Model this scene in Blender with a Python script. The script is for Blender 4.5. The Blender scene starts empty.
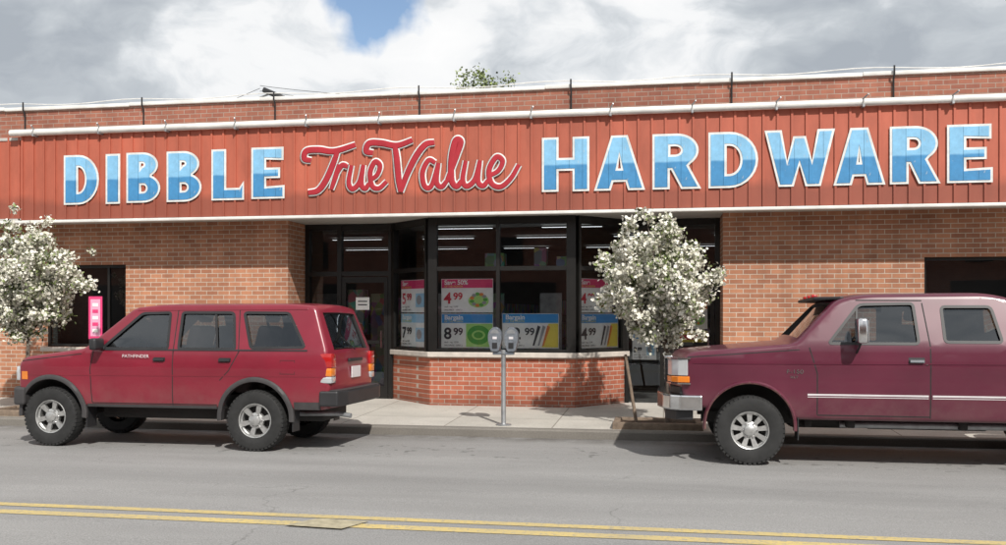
import bpy, bmesh, math, random
from mathutils import Vector, Matrix
random.seed(7)
sc = bpy.context.scene
COL = sc.collection
rad = math.radians

# ------------------------------------------------------------------ helpers
def link(o, parent=None):
    COL.objects.link(o)
    if parent is not None:
        o.parent = parent
    return o

def empty(name, loc=(0, 0, 0), rot=(0, 0, 0)):
    e = bpy.data.objects.new(name, None)
    e.location = loc
    e.rotation_euler = rot
    e.empty_display_size = 0.3
    COL.objects.link(e)
    return e

def nn(nt, t, **kw):
    n = nt.nodes.new(t)
    for k, v in kw.items():
        setattr(n, k, v)
    return n

def mathn(nt, op, a, b=None, clamp=False):
    n = nt.nodes.new('ShaderNodeMath'); n.operation = op; n.use_clamp = clamp
    for i, v in enumerate((a, b)):
        if v is None: continue
        if isinstance(v, (int, float)): n.inputs[i].default_value = v
        else: nt.links.new(v, n.inputs[i])
    return n.outputs[0]

def mixc(nt, fac, a, b, blend='MIX'):
    n = nt.nodes.new('ShaderNodeMix'); n.data_type = 'RGBA'; n.blend_type = blend
    n.clamp_factor = True
    for i, v in ((0, fac), (6, a), (7, b)):
        if isinstance(v, (int, float)): n.inputs[i].default_value = v
        elif isinstance(v, (tuple, list)): n.inputs[i].default_value = (v[0], v[1], v[2], 1)
        else: nt.links.new(v, n.inputs[i])
    return n.outputs[2]

def ramp(nt, fac, stops):
    n = nt.nodes.new('ShaderNodeValToRGB')
    cr = n.color_ramp
    while len(cr.elements) < len(stops): cr.elements.new(0.5)
    for e, (p, c) in zip(cr.elements, stops):
        e.position = p
        e.color = (c, c, c, 1) if isinstance(c, (int, float)) else (c[0], c[1], c[2], 1)
    nt.links.new(fac, n.inputs[0])
    return n.outputs[0]

def noise(nt, vec, scale, detail=4, rough=.55, dist=0):
    n = nt.nodes.new('ShaderNodeTexNoise')
    n.inputs['Scale'].default_value = scale
    n.inputs['Detail'].default_value = detail
    n.inputs['Roughness'].default_value = rough
    n.inputs['Distortion'].default_value = dist
    if vec is not None: nt.links.new(vec, n.inputs['Vector'])
    return n.outputs['Fac']

def scaled(nt, vec, s):
    n = nt.nodes.new('ShaderNodeVectorMath'); n.operation = 'MULTIPLY'
    nt.links.new(vec, n.inputs[0]); n.inputs[1].default_value = s
    return n.outputs[0]

def bumpn(nt, h, strength, dist, b):
    n = nt.nodes.new('ShaderNodeBump')
    n.inputs['Strength'].default_value = strength
    n.inputs['Distance'].default_value = dist
    nt.links.new(h, n.inputs['Height'])
    nt.links.new(n.outputs[0], b.inputs['Normal'])

def newmat(name):
    m = bpy.data.materials.new(name); m.use_nodes = True
    nt = m.node_tree
    b = nt.nodes['Principled BSDF']
    tc = nn(nt, 'ShaderNodeTexCoord').outputs['Object']
    return m, nt, b, tc

def mat(name, c, rough=.7, metal=0, var=.08, vscale=4, bump=0, bscale=60, coat=0, emis=None, es=1):
    m, nt, b, tc = newmat(name)
    f = noise(nt, tc, vscale, 3, .6)
    f = ramp(nt, f, [(.3, 0), (.7, 1)])
    lo = tuple(x * (1 - var) for x in c); hi = tuple(min(1, x * (1 + var)) for x in c)
    nt.links.new(mixc(nt, f, lo, hi), b.inputs['Base Color'])
    b.inputs['Roughness'].default_value = rough
    b.inputs['Metallic'].default_value = metal
    b.inputs['Coat Weight'].default_value = coat
    b.inputs['Coat Roughness'].default_value = .06
    if emis:
        b.inputs['Emission Color'].default_value = (*emis, 1)
        b.inputs['Emission Strength'].default_value = es
    if bump:
        bumpn(nt, noise(nt, tc, bscale, 3), bump, .01, b)
    return m

def mesh_obj(name, verts, faces, mats, parent=None, mi=None, smooth=False, ang=35):
    me = bpy.data.meshes.new(name)
    me.from_pydata(verts, [], faces)
    if not isinstance(mats, (list, tuple)): mats = [mats]
    for m in mats: me.materials.append(m)
    if mi: me.polygons.foreach_set('material_index', mi)
    o = bpy.data.objects.new(name, me)
    if smooth: smooth_me(me, ang)
    me.update()
    return link(o, parent)

def smooth_me(me, ang=35):
    me.polygons.foreach_set('use_smooth', [True] * len(me.polygons))
    me.set_sharp_from_angle(angle=rad(ang))
    me.update()

def bm_obj(name, bm, mats, parent=None, smooth=False, ang=35):
    me = bpy.data.meshes.new(name)
    bmesh.ops.recalc_face_normals(bm, faces=bm.faces)
    bm.to_mesh(me); bm.free()
    if not isinstance(mats, (list, tuple)): mats = [mats]
    for m in mats: me.materials.append(m)
    if smooth: smooth_me(me, ang)
    o = bpy.data.objects.new(name, me)
    return link(o, parent)

def box(name, x0, x1, y0, y1, z0, z1, m, parent=None, bev=0, seg=2, M=None):
    bm = bmesh.new()
    vs = [bm.verts.new((x, y, z)) for x in (x0, x1) for y in (y0, y1) for z in (z0, z1)]
    for f in ((0, 1, 3, 2), (4, 6, 7, 5), (0, 4, 5, 1), (2, 3, 7, 6), (0, 2, 6, 4), (1, 5, 7, 3)):
        bm.faces.new([vs[i] for i in f])
    if bev:
        bmesh.ops.bevel(bm, geom=bm.edges[:], offset=bev, segments=seg, profile=.5, affect='EDGES', clamp_overlap=True)
    if M is not None: bmesh.ops.transform(bm, matrix=M, verts=bm.verts)
    return bm_obj(name, bm, m, parent, smooth=bool(bev), ang=40)

def prism(name, poly, z0, z1, m, parent=None, bev=0):
    bm = bmesh.new()
    a = [bm.verts.new((x, y, z0)) for x, y in poly]
    b = [bm.verts.new((x, y, z1)) for x, y in poly]
    n = len(poly)
    bm.faces.new(a); bm.faces.new(b[::-1])
    for i in range(n): bm.faces.new((a[i], b[i], b[(i + 1) % n], a[(i + 1) % n]))
    if bev: bmesh.ops.bevel(bm, geom=bm.edges[:], offset=bev, segments=2, profile=.5, affect='EDGES')
    return bm_obj(name, bm, m, parent)

def tube(name, pts, radii, m, parent=None, seg=10, smooth=True, data=None):
    pts = [Vector(p) for p in pts]
    if isinstance(radii, (int, float)): radii = [radii] * len(pts)
    verts, faces = data if data else ([], [])
    base = len(verts)
    ref = None
    for i, p in enumerate(pts):
        if i == 0: d = pts[1] - pts[0]
        elif i == len(pts) - 1: d = pts[-1] - pts[-2]
        else: d = pts[i + 1] - pts[i - 1]
        d.normalize()
        if ref is None:
            ref = Vector((1, 0, 0)) if abs(d.x) < .8 else Vector((0, 0, 1))
        u = d.cross(ref).normalized(); v = d.cross(u)
        ref = u.cross(d)
        for k in range(seg):
            a = 2 * math.pi * k / seg
            verts.append(tuple(p + (u * math.cos(a) + v * math.sin(a)) * radii[i]))
    for i in range(len(pts) - 1):
        for k in range(seg):
            k2 = (k + 1) % seg
            faces.append((base + i * seg + k, base + i * seg + k2, base + (i + 1) * seg + k2, base + (i + 1) * seg + k))
    faces.append(tuple(base + k for k in range(seg))[::-1])
    faces.append(tuple(base + (len(pts) - 1) * seg + k for k in range(seg)))
    if data: return None
    return mesh_obj(name, verts, faces, m, parent, smooth=smooth, ang=50)

def lathe(name, prof, m, parent=None, loc=(0, 0, 0), seg=40, axis='Y', ang=30, caps=True):
    verts, faces = [], []
    for (r, h) in prof:
        for k in range(seg):
            a = 2 * math.pi * k / seg
            if axis == 'Y': v = (r * math.cos(a), h, r * math.sin(a))
            elif axis == 'Z': v = (r * math.cos(a), r * math.sin(a), h)
            else: v = (h, r * math.cos(a), r * math.sin(a))
            verts.append((v[0] + loc[0], v[1] + loc[1], v[2] + loc[2]))
    n = len(prof)
    for i in range(n - 1):
        for k in range(seg):
            k2 = (k + 1) % seg
            faces.append((i * seg + k, i * seg + k2, (i + 1) * seg + k2, (i + 1) * seg + k))
    if caps and prof[0][0] > 1e-6: faces.append(tuple(range(seg))[::-1])
    if caps and prof[-1][0] > 1e-6: faces.append(tuple((n - 1) * seg + k for k in range(seg)))
    return mesh_obj(name, verts, faces, m, parent, smooth=True, ang=ang)

def text(name, s, size, loc, rotz, m, parent, ext=.001, align='LEFT', off=0.0, sx=1):
    c = bpy.data.curves.new(name, 'FONT')
    c.body = s; c.size = size; c.extrude = ext; c.align_x = align; c.offset = off
    c.materials.append(m)
    o = bpy.data.objects.new(name, c)
    o.location = loc; o.rotation_euler = (rad(90), 0, rotz); o.scale = (sx, 1, 1)
    return link(o, parent)

def rounded(pts, n=6):
    out = []
    N = len(pts)
    for i in range(N):
        p = Vector(pts[i][:2]); r = pts[i][2] if len(pts[i]) > 2 else 0
        a = Vector(pts[i - 1][:2]); b = Vector(pts[(i + 1) % N][:2])
        if r <= 0: out.append((p.x, p.y)); continue
        da = (a - p); db = (b - p)
        t = min(r, da.length * .48, db.length * .48)
        s = p + da.normalized() * t; e = p + db.normalized() * t
        for k in range(n + 1):
            u = k / n
            q = s * (1 - u) ** 2 + p * 2 * u * (1 - u) + e * u * u
            out.append((q.x, q.y))
    return out

# ------------------------------------------------------------------ materials
def brick_mat(name, c1, c2, mortar, rough=.85):
    m, nt, b, tc = newmat(name)
    sep = nn(nt, 'ShaderNodeSeparateXYZ'); nt.links.new(tc, sep.inputs[0])
    xy = mathn(nt, 'ADD', sep.outputs[0], mathn(nt, 'MULTIPLY', sep.outputs[1], .8))
    cmb = nn(nt, 'ShaderNodeCombineXYZ')
    nt.links.new(xy, cmb.inputs[0]); nt.links.new(sep.outputs[2], cmb.inputs[1])
    br = nn(nt, 'ShaderNodeTexBrick')
    nt.links.new(cmb.outputs[0], br.inputs['Vector'])
    br.inputs['Scale'].default_value = 1
    br.inputs['Mortar Size'].default_value = .0065
    br.inputs['Mortar Smooth'].default_value = .15
    br.inputs['Bias'].default_value = -.1
    br.inputs['Brick Width'].default_value = .21
    br.inputs['Row Height'].default_value = .075
    br.inputs['Color1'].default_value = (*c1, 1)
    br.inputs['Color2'].default_value = (*c2, 1)
    br.inputs['Mortar'].default_value = (*mortar, 1)
    n1 = ramp(nt, noise(nt, tc, .9, 4, .6), [(.3, .78), (.7, 1.15)])
    colr = mixc(nt, 1.0, br.outputs['Color'], n1, 'MULTIPLY')
    streak = ramp(nt, noise(nt, scaled(nt, tc, (5, 5, .5)), 1, 4, .6), [(.42, 1), (.62, .8)])
    colr = mixc(nt, .7, colr, streak, 'MULTIPLY')
    mr = nn(nt, 'ShaderNodeMapRange'); nt.links.new(mathn(nt, 'ADD', sep.outputs[2], mathn(nt, 'MULTIPLY', noise(nt, tc, 2.5, 3, .6), -.4)), mr.inputs[0])
    mr.inputs[1].default_value = -.15; mr.inputs[2].default_value = .12; mr.inputs[3].default_value = .6; mr.inputs[4].default_value = 1
    colr = mixc(nt, 1, colr, mr.outputs[0], 'MULTIPLY')
    nt.links.new(colr, b.inputs['Base Color'])
    b.inputs['Roughness'].default_value = rough
    bumpn(nt, mathn(nt, 'MULTIPLY', br.outputs['Fac'], -1.0), .6, .008, b)
    return m

M_brick = brick_mat('brick_tan', (.50, .228, .128), (.35, .145, .083), (.56, .47, .38))
M_brick_red = brick_mat('brick_red', (.48, .15, .085), (.36, .10, .055), (.50, .40, .33))
M_brick_par = brick_mat('brick_parapet', (.36, .138, .088), (.26, .092, .062), (.36, .27, .22))
M_frame = mat('dark_bronze_frame', (.018, .017, .016), .35, .3, .2)
M_white = mat('white_trim', (.72, .71, .68), .5, 0, .14, 3)
M_soffit = mat('soffit', (.45, .43, .40), .7, 0, .1)
M_conc_sill = mat('stone_sill', (.52, .47, .42), .8, 0, .15, 6, .3)
M_black = mat('black_rubber', (.018, .018, .018), .75, 0, .3, 12)
M_plastic = mat('black_plastic', (.02, .02, .022), .5, 0, .2)
M_dark = mat('dark_interior', (.025, .023, .022), .8)
M_seat = mat('seat_cloth', (.06, .042, .042), .9)
M_chrome = mat('chrome', (.70, .70, .71), .18, 1, .15, 6)
M_steel = mat('galvanised', (.35, .36, .37), .5, .7, .2, 8)
M_alloy = mat('alloy_wheel', (.50, .50, .49), .38, .75, .2, 20)
M_amber = mat('amber_lens', (.70, .20, .02), .2, 0, .1, coat=1)
M_redlens = mat('red_lens', (.40, .01, .01), .2, 0, .1, coat=1)
M_lamp = mat('headlamp_glass', (.55, .57, .59), .1, .3, .1, coat=1)
M_whitepaint = mat('stripe_white', (.62, .59, .60), .4, 0, .1)
M_meter = mat('meter_grey', (.20, .22, .25), .42, .45, .2, 30)
M_wood = mat('weathered_wood', (.20, .15, .11), .85, 0, .3, 10, .4)
M_soil = mat('mulch', (.07, .045, .03), .95, 0, .5, 30, 1)
M_bark = mat('bark', (.13, .10, .08), .9, 0, .35, 20, .8, 40)
M_clad = mat('cladding_grey', (.045, .042, .043), .55, 0, .2, 6)

def paint_mat(name, c, dirt=(.20, .15, .125), dz=(.45, .85), dstr=.38, rust=False):
    m, nt, b, tc = newmat(name)
    sep = nn(nt, 'ShaderNodeSeparateXYZ'); nt.links.new(tc, sep.inputs[0])
    low = nn(nt, 'ShaderNodeMapRange')
    nt.links.new(sep.outputs[2], low.inputs[0])
    low.inputs[1].default_value = dz[0]; low.inputs[2].default_value = dz[1]
    low.inputs[3].default_value = 1; low.inputs[4].default_value = 0.08
    n = ramp(nt, noise(nt, tc, 5, 4, .65), [(.35, .2), (.75, 1)])
    f = mathn(nt, 'MULTIPLY', mathn(nt, 'MULTIPLY', low.outputs[0], n), dstr, True)
    fade = ramp(nt, noise(nt, tc, 1.3, 3, .6), [(.3, .85), (.7, 1.15)])
    base = mixc(nt, 1, c, fade, 'MULTIPLY')
    cc = mixc(nt, f, base, dirt)
    if rust:
        dx = sep.outputs[0]; dzz = mathn(nt, 'SUBTRACT', sep.outputs[2], .42)
        r = mathn(nt, 'SQRT', mathn(nt, 'ADD', mathn(nt, 'POWER', dx, 2), mathn(nt, 'POWER', dzz, 2)))
        near = nn(nt, 'ShaderNodeMapRange'); nt.links.new(r, near.inputs[0])
        near.inputs[1].default_value = .46; near.inputs[2].default_value = .56
        near.inputs[3].default_value = .62; near.inputs[4].default_value = 0
        rn = ramp(nt, mathn(nt, 'ADD', near.outputs[0], mathn(nt, 'MULTIPLY', noise(nt, tc, 9, 4, .7), .8)), [(.93, 0), (1.0, .85)])
        cc = mixc(nt, rn, cc, mixc(nt, noise(nt, tc, 40, 2), (.06, .025, .02), (.20, .10, .08)))
    nt.links.new(cc, b.inputs['Base Color'])
    rr = mathn(nt, 'ADD', mathn(nt, 'MULTIPLY', f, .5), .34)
    nt.links.new(rr, b.inputs['Roughness'])
    b.inputs['Coat Weight'].default_value = .5
    b.inputs['Coat Roughness'].default_value = .09
    bumpn(nt, noise(nt, tc, 2.2, 1), .14, .02, b)
    return m

M_suvpaint = paint_mat('suv_red_paint', (.195, .008, .024))
M_trpaint = paint_mat('pickup_maroon_paint', (.092, .007, .026), rust=True)

def glass_mat(name, tint, refl=.06, boost=1.0, rough=.01):
    m = bpy.data.materials.new(name); m.use_nodes = True
    nt = m.node_tree; nt.nodes.clear()
    out = nn(nt, 'ShaderNodeOutputMaterial')
    tr = nn(nt, 'ShaderNodeBsdfTransparent'); tr.inputs[0].default_value = (*tint, 1)
    gl = nn(nt, 'ShaderNodeBsdfGlossy'); gl.inputs['Roughness'].default_value = rough
    gl.inputs['Color'].default_value = (.9, .95, 1, 1)
    fr = nn(nt, 'ShaderNodeFresnel'); fr.inputs[0].default_value = 1.5
    tc = nn(nt, 'ShaderNodeTexCoord').outputs['Object']
    bp = nn(nt, 'ShaderNodeBump'); bp.inputs['Strength'].default_value = .05; bp.inputs['Distance'].default_value = .02
    nt.links.new(noise(nt, tc, 1.2, 1), bp.inputs['Height']); nt.links.new(bp.outputs[0], gl.inputs['Normal'])
    f = mathn(nt, 'ADD', mathn(nt, 'MULTIPLY', fr.outputs[0], boost), refl, True)
    mx = nn(nt, 'ShaderNodeMixShader')
    nt.links.new(f, mx.inputs[0]); nt.links.new(tr.outputs[0], mx.inputs[1]); nt.links.new(gl.outputs[0], mx.inputs[2])
    nt.links.new(mx.outputs[0], out.inputs[0])
    return m
M_glass = glass_mat('store_glass', (.96, .97, .97), .04, 1.0)
M_cglass = glass_mat('car_glass', (.38, .41, .41), .06, 1.3)

def asphalt():
    m, nt, b, tc = newmat('asphalt')
    sep = nn(nt, 'ShaderNodeSeparateXYZ'); nt.links.new(tc, sep.inputs[0])
    g = ramp(nt, noise(nt, tc, 90, 2, .7), [(.3, .72), (.7, 1.25)])
    bl = ramp(nt, noise(nt, scaled(nt, tc, (.25, 1.2, 1)), 1.1, 4, .6), [(.3, .86), (.7, 1.10)])
    c = mixc(nt, 1, (.268, .264, .258), g, 'MULTIPLY')
    c = mixc(nt, 1, c, bl, 'MULTIPLY')
    lane = mathn(nt, 'ABSOLUTE', mathn(nt, 'SUBTRACT', sep.outputs[1], 8.6))
    ln = ramp(nt, lane, [(0, .90), (.5, 1.0), (1, 1)])
    c = mixc(nt, 1, c, ln, 'MULTIPLY')
    gut = nn(nt, 'ShaderNodeMapRange'); nt.links.new(sep.outputs[1], gut.inputs[0])
    gut.inputs[1].default_value = 11.7; gut.inputs[2].default_value = 12.35
    gn = mathn(nt, 'MULTIPLY', gut.outputs[0], ramp(nt, noise(nt, tc, 3, 4, .7), [(.3, .2), (.6, 1)]))
    c = mixc(nt, mathn(nt, 'MULTIPLY', gn, .8), c, (.085, .075, .065))
    v = nn(nt, 'ShaderNodeTexVoronoi', feature='DISTANCE_TO_EDGE')
    v.inputs['Scale'].default_value = .28
    wn = nn(nt, 'ShaderNodeTexNoise'); wn.inputs['Scale'].default_value = 1.5; wn.inputs['Detail'].default_value = 4
    nt.links.new(tc, wn.inputs['Vector'])
    va = nn(nt, 'ShaderNodeVectorMath', operation='ADD')
    nt.links.new(tc, va.inputs[0]); nt.links.new(wn.outputs['Color'], va.inputs[1])
    nt.links.new(va.outputs[0], v.inputs['Vector'])
    cr = ramp(nt, v.outputs['Distance'], [(0, 1), (.004, 0)])
    msk = ramp(nt, noise(nt, tc, .5, 2), [(.5, 0), (.58, .5)])
    c = mixc(nt, mathn(nt, 'MULTIPLY', cr, msk), c, (.10, .098, .095))
    # oil drips along the parking lane
    od = ramp(nt, noise(nt, tc, 7, 2, .5), [(.64, 0), (.69, .6)])
    pl = ramp(nt, mathn(nt, 'ABSOLUTE', mathn(nt, 'SUBTRACT', sep.outputs[1], 10.9)), [(.3, 1), (.9, 0)])
    c = mixc(nt, mathn(nt, 'MULTIPLY', od, pl), c, (.07, .068, .065))
    nt.links.new(c, b.inputs['Base Color'])
    b.inputs['Roughness'].default_value = .85
    bumpn(nt, noise(nt, tc, 120, 2, .7), .5, .01, b)
    return m
M_asphalt = asphalt()

def concrete(name, base, jx=1.5, jy=1.5, joints=True):
    m, nt, b, tc = newmat(name)
    n1 = ramp(nt, noise(nt, tc, .8, 5, .65), [(.3, .82), (.7, 1.1)])
    n2 = ramp(nt, noise(nt, tc, 45, 2, .7), [(.3, .88), (.7, 1.1)])
    c = mixc(nt, 1, mixc(nt, 1, base, n1, 'MULTIPLY'), n2, 'MULTIPLY')
    if joints:
        br = nn(nt, 'ShaderNodeTexBrick'); br.offset = 0
        nt.links.new(tc, br.inputs['Vector'])
        br.inputs['Scale'].default_value = 1
        br.inputs['Brick Width'].default_value = jx; br.inputs['Row Height'].default_value = jy
        br.inputs['Mortar Size'].default_value = .010
        br.inputs['Color1'].default_value = (1, 1, 1, 1); br.inputs['Color2'].default_value = (.9, .9, .89, 1)
        br.inputs['Mortar'].default_value = (.5, .48, .46, 1)
        c = mixc(nt, 1, c, br.outputs['Color'], 'MULTIPLY')
    spots = ramp(nt, noise(nt, tc, 7, 2, .5), [(.68, 0), (.73, .3)])
    c = mixc(nt, spots, c, (.18, .17, .15))
    nt.links.new(c, b.inputs['Base Color'])
    b.inputs['Roughness'].default_value = .9
    bumpn(nt, noise(nt, tc, 60, 2, .7), .3, .01, b)
    return m
M_walk = concrete('sidewalk_concrete', (.50, .475, .43))
M_kerb = concrete('kerb_concrete', (.19, .175, .155), joints=False)
M_ground = concrete('ground_dirt', (.16, .15, .12), joints=False)

def yellow():
    m, nt, b, tc = newmat('yellow_road_paint')
    w = ramp(nt, noise(nt, tc, 25, 4, .75), [(.34, 0), (.50, 1)])
    w2 = ramp(nt, noise(nt, tc, 1.3, 3, .6), [(.25, .5), (.6, .95)])
    c = mixc(nt, mathn(nt, 'MULTIPLY', w, w2), (.27, .25, .21), (.56, .43, .16))
    nt.links.new(c, b.inputs['Base Color']); b.inputs['Roughness'].default_value = .8
    return m
M_yellow = yellow()

# ------------------------------------------------------------------ ground & road
CROWN = 6.8
def zroad(y): return -0.02 * abs(y - CROWN)
mesh_obj('ground', [(-400, -400, -.16), (400, -400, -.16), (400, 400, -.16), (-400, 400, -.16)], [(0, 1, 2, 3)], M_ground)

KERB = 12.42; KN = 1.18
def strip(name, ylist, zf, x0, x1, m, parent=None, nx=1):
    verts, faces = [], []
    for j, y in enumerate(ylist):
        for i in range(nx + 1):
            verts.append((x0 + (x1 - x0) * i / nx, y, zf(y)))
    for j in range(len(ylist) - 1):
        for i in range(nx):
            a = j * (nx + 1) + i
            faces.append((a, a + 1, a + nx + 2, a + nx + 1))
    return mesh_obj(name, verts, faces, m, parent)
strip('road', [KN, CROWN, KERB], zroad, -150, 150, M_asphalt)
rm = empty('road_markings')
for i, (a, b_) in enumerate(((6.58, 6.70), (6.83, 6.95))):
    strip('yellow_line_%d' % (i + 1), [a, b_], lambda y: zroad(y) + .004, -60, 40, M_yellow, rm)
M_patch = mat('road_patch', (.36, .32, .22), .85, 0, .25, 12, .4)
mesh_obj('road_patch', [(-2.78, 6.54, .008), (-2.32, 6.50, .008), (-2.20, 6.77, .007), (-2.62, 6.80, .007)], [(0, 1, 2, 3)], M_patch)

ZS = zroad(KERB) + .115
def zwalk(y): return ZS + .02 * (y - KERB) * .8
kpts = [(KERB, zroad(KERB) - .04), (KERB, ZS - .02), (KERB + .012, ZS - .005), (KERB + .03, ZS + .001), (KERB + .16, ZS + .003)]
verts, faces = [], []
for x in (-150, 150):
    for (y, z) in kpts: verts.append((x, y, z))
n = len(kpts)
for i in range(n - 1): faces.append((i, i + n, i + n + 1, i + 1))
mesh_obj('kerb', verts, faces, M_kerb)
strip('sidewalk', [KERB + .16, 18], lambda y: zwalk(y), -150, 150, M_walk)
verts = [(x, y, z) for x in (-150, 150) for (y, z) in ((KN, zroad(KN) - .04), (KN, 0), (KN - .15, .003), (-4, .02))]
mesh_obj('kerb', verts, [(1, 5, 4, 0), (2, 6, 5, 1)], M_kerb)
mesh_obj('sidewalk', verts, [(3, 7, 6, 2)], M_walk)

# ------------------------------------------------------------------ hardware store
B = empty('hardware_store')
WY = 15.0; WB = 15.3; RY = 15.8
ZT = 5.2; ZS0 = -.05; ZH = 3.14
XL = -19; XR = 12
JL = -6.31; JR = .92
def wall(name, x0, x1, z0, z1, m=None): return box(name, x0, x1, WY, WB, z0, z1, m or M_brick, B)
WL = (-10.92, -9.33); WR = (3.90, 5.60); WZ = (.96, 2.42)
wall('wall_a', XL, WL[0], ZS0, ZH + .06); wall('wall_b', WL[1], JL, ZS0, ZH + .06)
wall('wall_c', WL[0], WL[1], ZS0, WZ[0]); wall('wall_d', WL[0], WL[1], WZ[1], ZH + .06)
wall('wall_e', JR, WR[0], ZS0, ZH + .06); wall('wall_f', WR[1], XR, ZS0, ZH + .06)
wall('wall_g', WR[0], WR[1], ZS0, WZ[0]); wall('wall_h', WR[0], WR[1], WZ[1], ZH + .06)
box('upper_wall', XL, XR, WY, WB, ZH + .06, ZT, M_brick_par, B)
box('jamb_left', JL - .3, JL, WB, RY + .1, ZS0, ZH, M_brick, B)
box('jamb_right', JR, JR + .3, WB, RY + .1, ZS0, ZH, M_brick, B)
box('side_wall_left', XL, XL + .3, WB, 32, ZS0, ZT, M_brick_par, B)
box('side_wall_right', XR - .3, XR, WB, 32, ZS0, ZT, M_brick_par, B)
box('roof', XL + .3, XR - .3, WB, 32, 4.7, 4.8, M_soffit, B)
box('rear_wall', XL, XR, 32, 32.3, ZS0, ZT, M_brick_par, B)
x = XL - .04
i = 0
while x < XR:
    x2 = min(x + 2.45, XR + .04)
    dz = random.uniform(-.010, .010)
    box('coping_%d' % i, x, x2 - .006, WY - .05, WB + .05, ZT + dz, ZT + .06 + dz, M_white, B, .008)
    x = x2; i += 1
for i, px in enumerate((-13.7, -11.28, -8.97, -6.53, -3.99, -1.47, 1.05, 3.45, 5.9, 8.3)):
    tube('conduit_%d' % i, [(px, WY - .03, 4.6), (px, WY - .03, 5.12), (px, WY - .085, 5.20), (px, WY - .085, 5.33)], .014, M_plastic, B, 8)
pts = []
x = XL
while x < XR:
    pts.append((x, WY - .02, ZT + .10 + .025 * math.sin(x * 2.56))); x += .3
tube('coping_cable', pts, .008, M_white, B, 6)

def obox(name, A, Bp, s0, s1, z0, z1, th, m, off=0, parent=None, bev=0):
    A = Vector((*A, 0)); Bp = Vector((*Bp, 0)); d = (Bp - A).normalized()
    nrm = Vector((d.y, -d.x, 0))
    M = Matrix(((d.x, nrm.x, 0, A.x), (d.y, nrm.y, 0, A.y), (0, 0, 1, 0), (0, 0, 0, 1)))
    return box(name, s0, s1, off - th / 2, off + th / 2, z0, z1, m, parent or B, bev, 2, M)

P0 = (-4.69, RY); P1 = (-3.81, 14.95); P2 = (-1.41, 14.95); P3 = (-.64, RY)
ZB = .84
prism('bay_brick', [P0, P1, P2, P3, (-.64, RY + .1), (-4.69, RY + .1)], ZS0, ZB, M_brick_red, B)
prism('bay_sill', [(-4.76, RY - .02), (-3.835, 14.885), (-1.385, 14.885), (-.56, RY - .02), (-.64, RY + .09), (-4.69, RY + .09)], ZB, ZB + .085, M_conc_sill, B, .01)
ZG = ZB + .085
def pane(name, A, Bp, s0, s1, z0, z1, off=0):
    A = Vector((*A, 0)); d = (Vector((*Bp, 0)) - A).normalized(); nr = Vector((d.y, -d.x, 0))
    v = [tuple(A + d * s + nr * off + Vector((0, 0, z))) for s, z in ((s0, z0), (s1, z0), (s1, z1), (s0, z1))]
    return mesh_obj(name, v, [(0, 1, 2, 3)], M_glass, B)
def glazing(tag, A, Bp, z0, z1, posts, bars, thick=.10):
    for i, (s0, s1) in enumerate(posts):
        obox('%s_post_%d' % (tag, i), A, Bp, s0, s1, z0, z1, thick, M_frame)
    ps = sorted(posts)
    for i in range(len(ps) - 1):
        for j, (b0, b1) in enumerate(bars):
            obox('%s_bar_%d_%d' % (tag, i, j), A, Bp, ps[i][1], ps[i + 1][0], b0, b1, thick * .8, M_frame)
        pane('%s_glass_%d' % (tag, i), A, Bp, ps[i][1] + .001, ps[i + 1][0] - .001, z0 + .002, z1 - .002)
LF = P2[0] - P1[0]
glazing('bay_front', P1, P2, ZG, ZH - .002, [(-.02, .13), (1.12, 1.18), (LF - .13, LF + .02)], [(ZG + .001, ZG + .05), (2.26, 2.33), (3.02, ZH - .003)])
LS = (Vector(P0) - Vector(P1)).length
LS2 = (Vector(P2) - Vector(P3)).length
glazing('bay_left', P0, P1, ZG, ZH - .004, [(.0, .10), (LS - .10, LS - .052)], [(ZG + .001, ZG + .05), (2.26, 2.33), (3.02, ZH - .005)])
glazing('bay_right', P2, P3, ZG, ZH - .004, [(.052, .10), (LS2 - .10, LS2 - .0)], [(ZG + .001, ZG + .05), (2.26, 2.33), (3.02, ZH - .005)])
def doorway(tag, A, Bp, posts, doorspan):
    glazing(tag, A, Bp, 0.03, ZH - .003, posts, [(2.22, 2.30), (3.03, ZH - .004)], .12)
    d0, d1 = doorspan
    for nm, a, b_, c, d in (('stile_l', d0, d0 + .07, .05, 2.2), ('stile_r', d1 - .07, d1, .05, 2.2),
                            ('rail_b', d0 + .07, d1 - .07, .05, .28), ('rail_t', d0 + .07, d1 - .07, 2.1, 2.2), ('push_bar', d0 + .07, d1 - .07, 1.02, 1.08)):
        obox('%s_door_%s' % (tag, nm), A, Bp, a, b_, c, d, .05, M_frame, .03)
    obox('%s_pull' % tag, A, Bp, d1 - .12, d1 - .09, .95, 1.25, .03, M_chrome, .09)
E0 = (JL, RY + .02); E1 = (-4.69, RY + .02)
doorway('entrance', E0, E1, [(0, .08), (.60, .68), (1.54, 1.62)], (.69, 1.53))
F0 = (-.64, RY + .02); F1 = (JR, RY + .02)
doorway('side_entry', F0, F1, [(0, .06), (.58, .65), (1.48, 1.56)], (.66, 1.47))
box('recess_floor_sill', JL, P0[0], RY - .03, RY + .02, ZS0, .055, M_conc_sill, B)
box('soffit', XL, XR, 14.36, WY - .002, ZH + .002, ZH + .05, M_soffit, B)
box('recess_soffit', JL + .002, JR - .002, WY, RY + .08, ZH + .003, ZH + .05, M_soffit, B)
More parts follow.
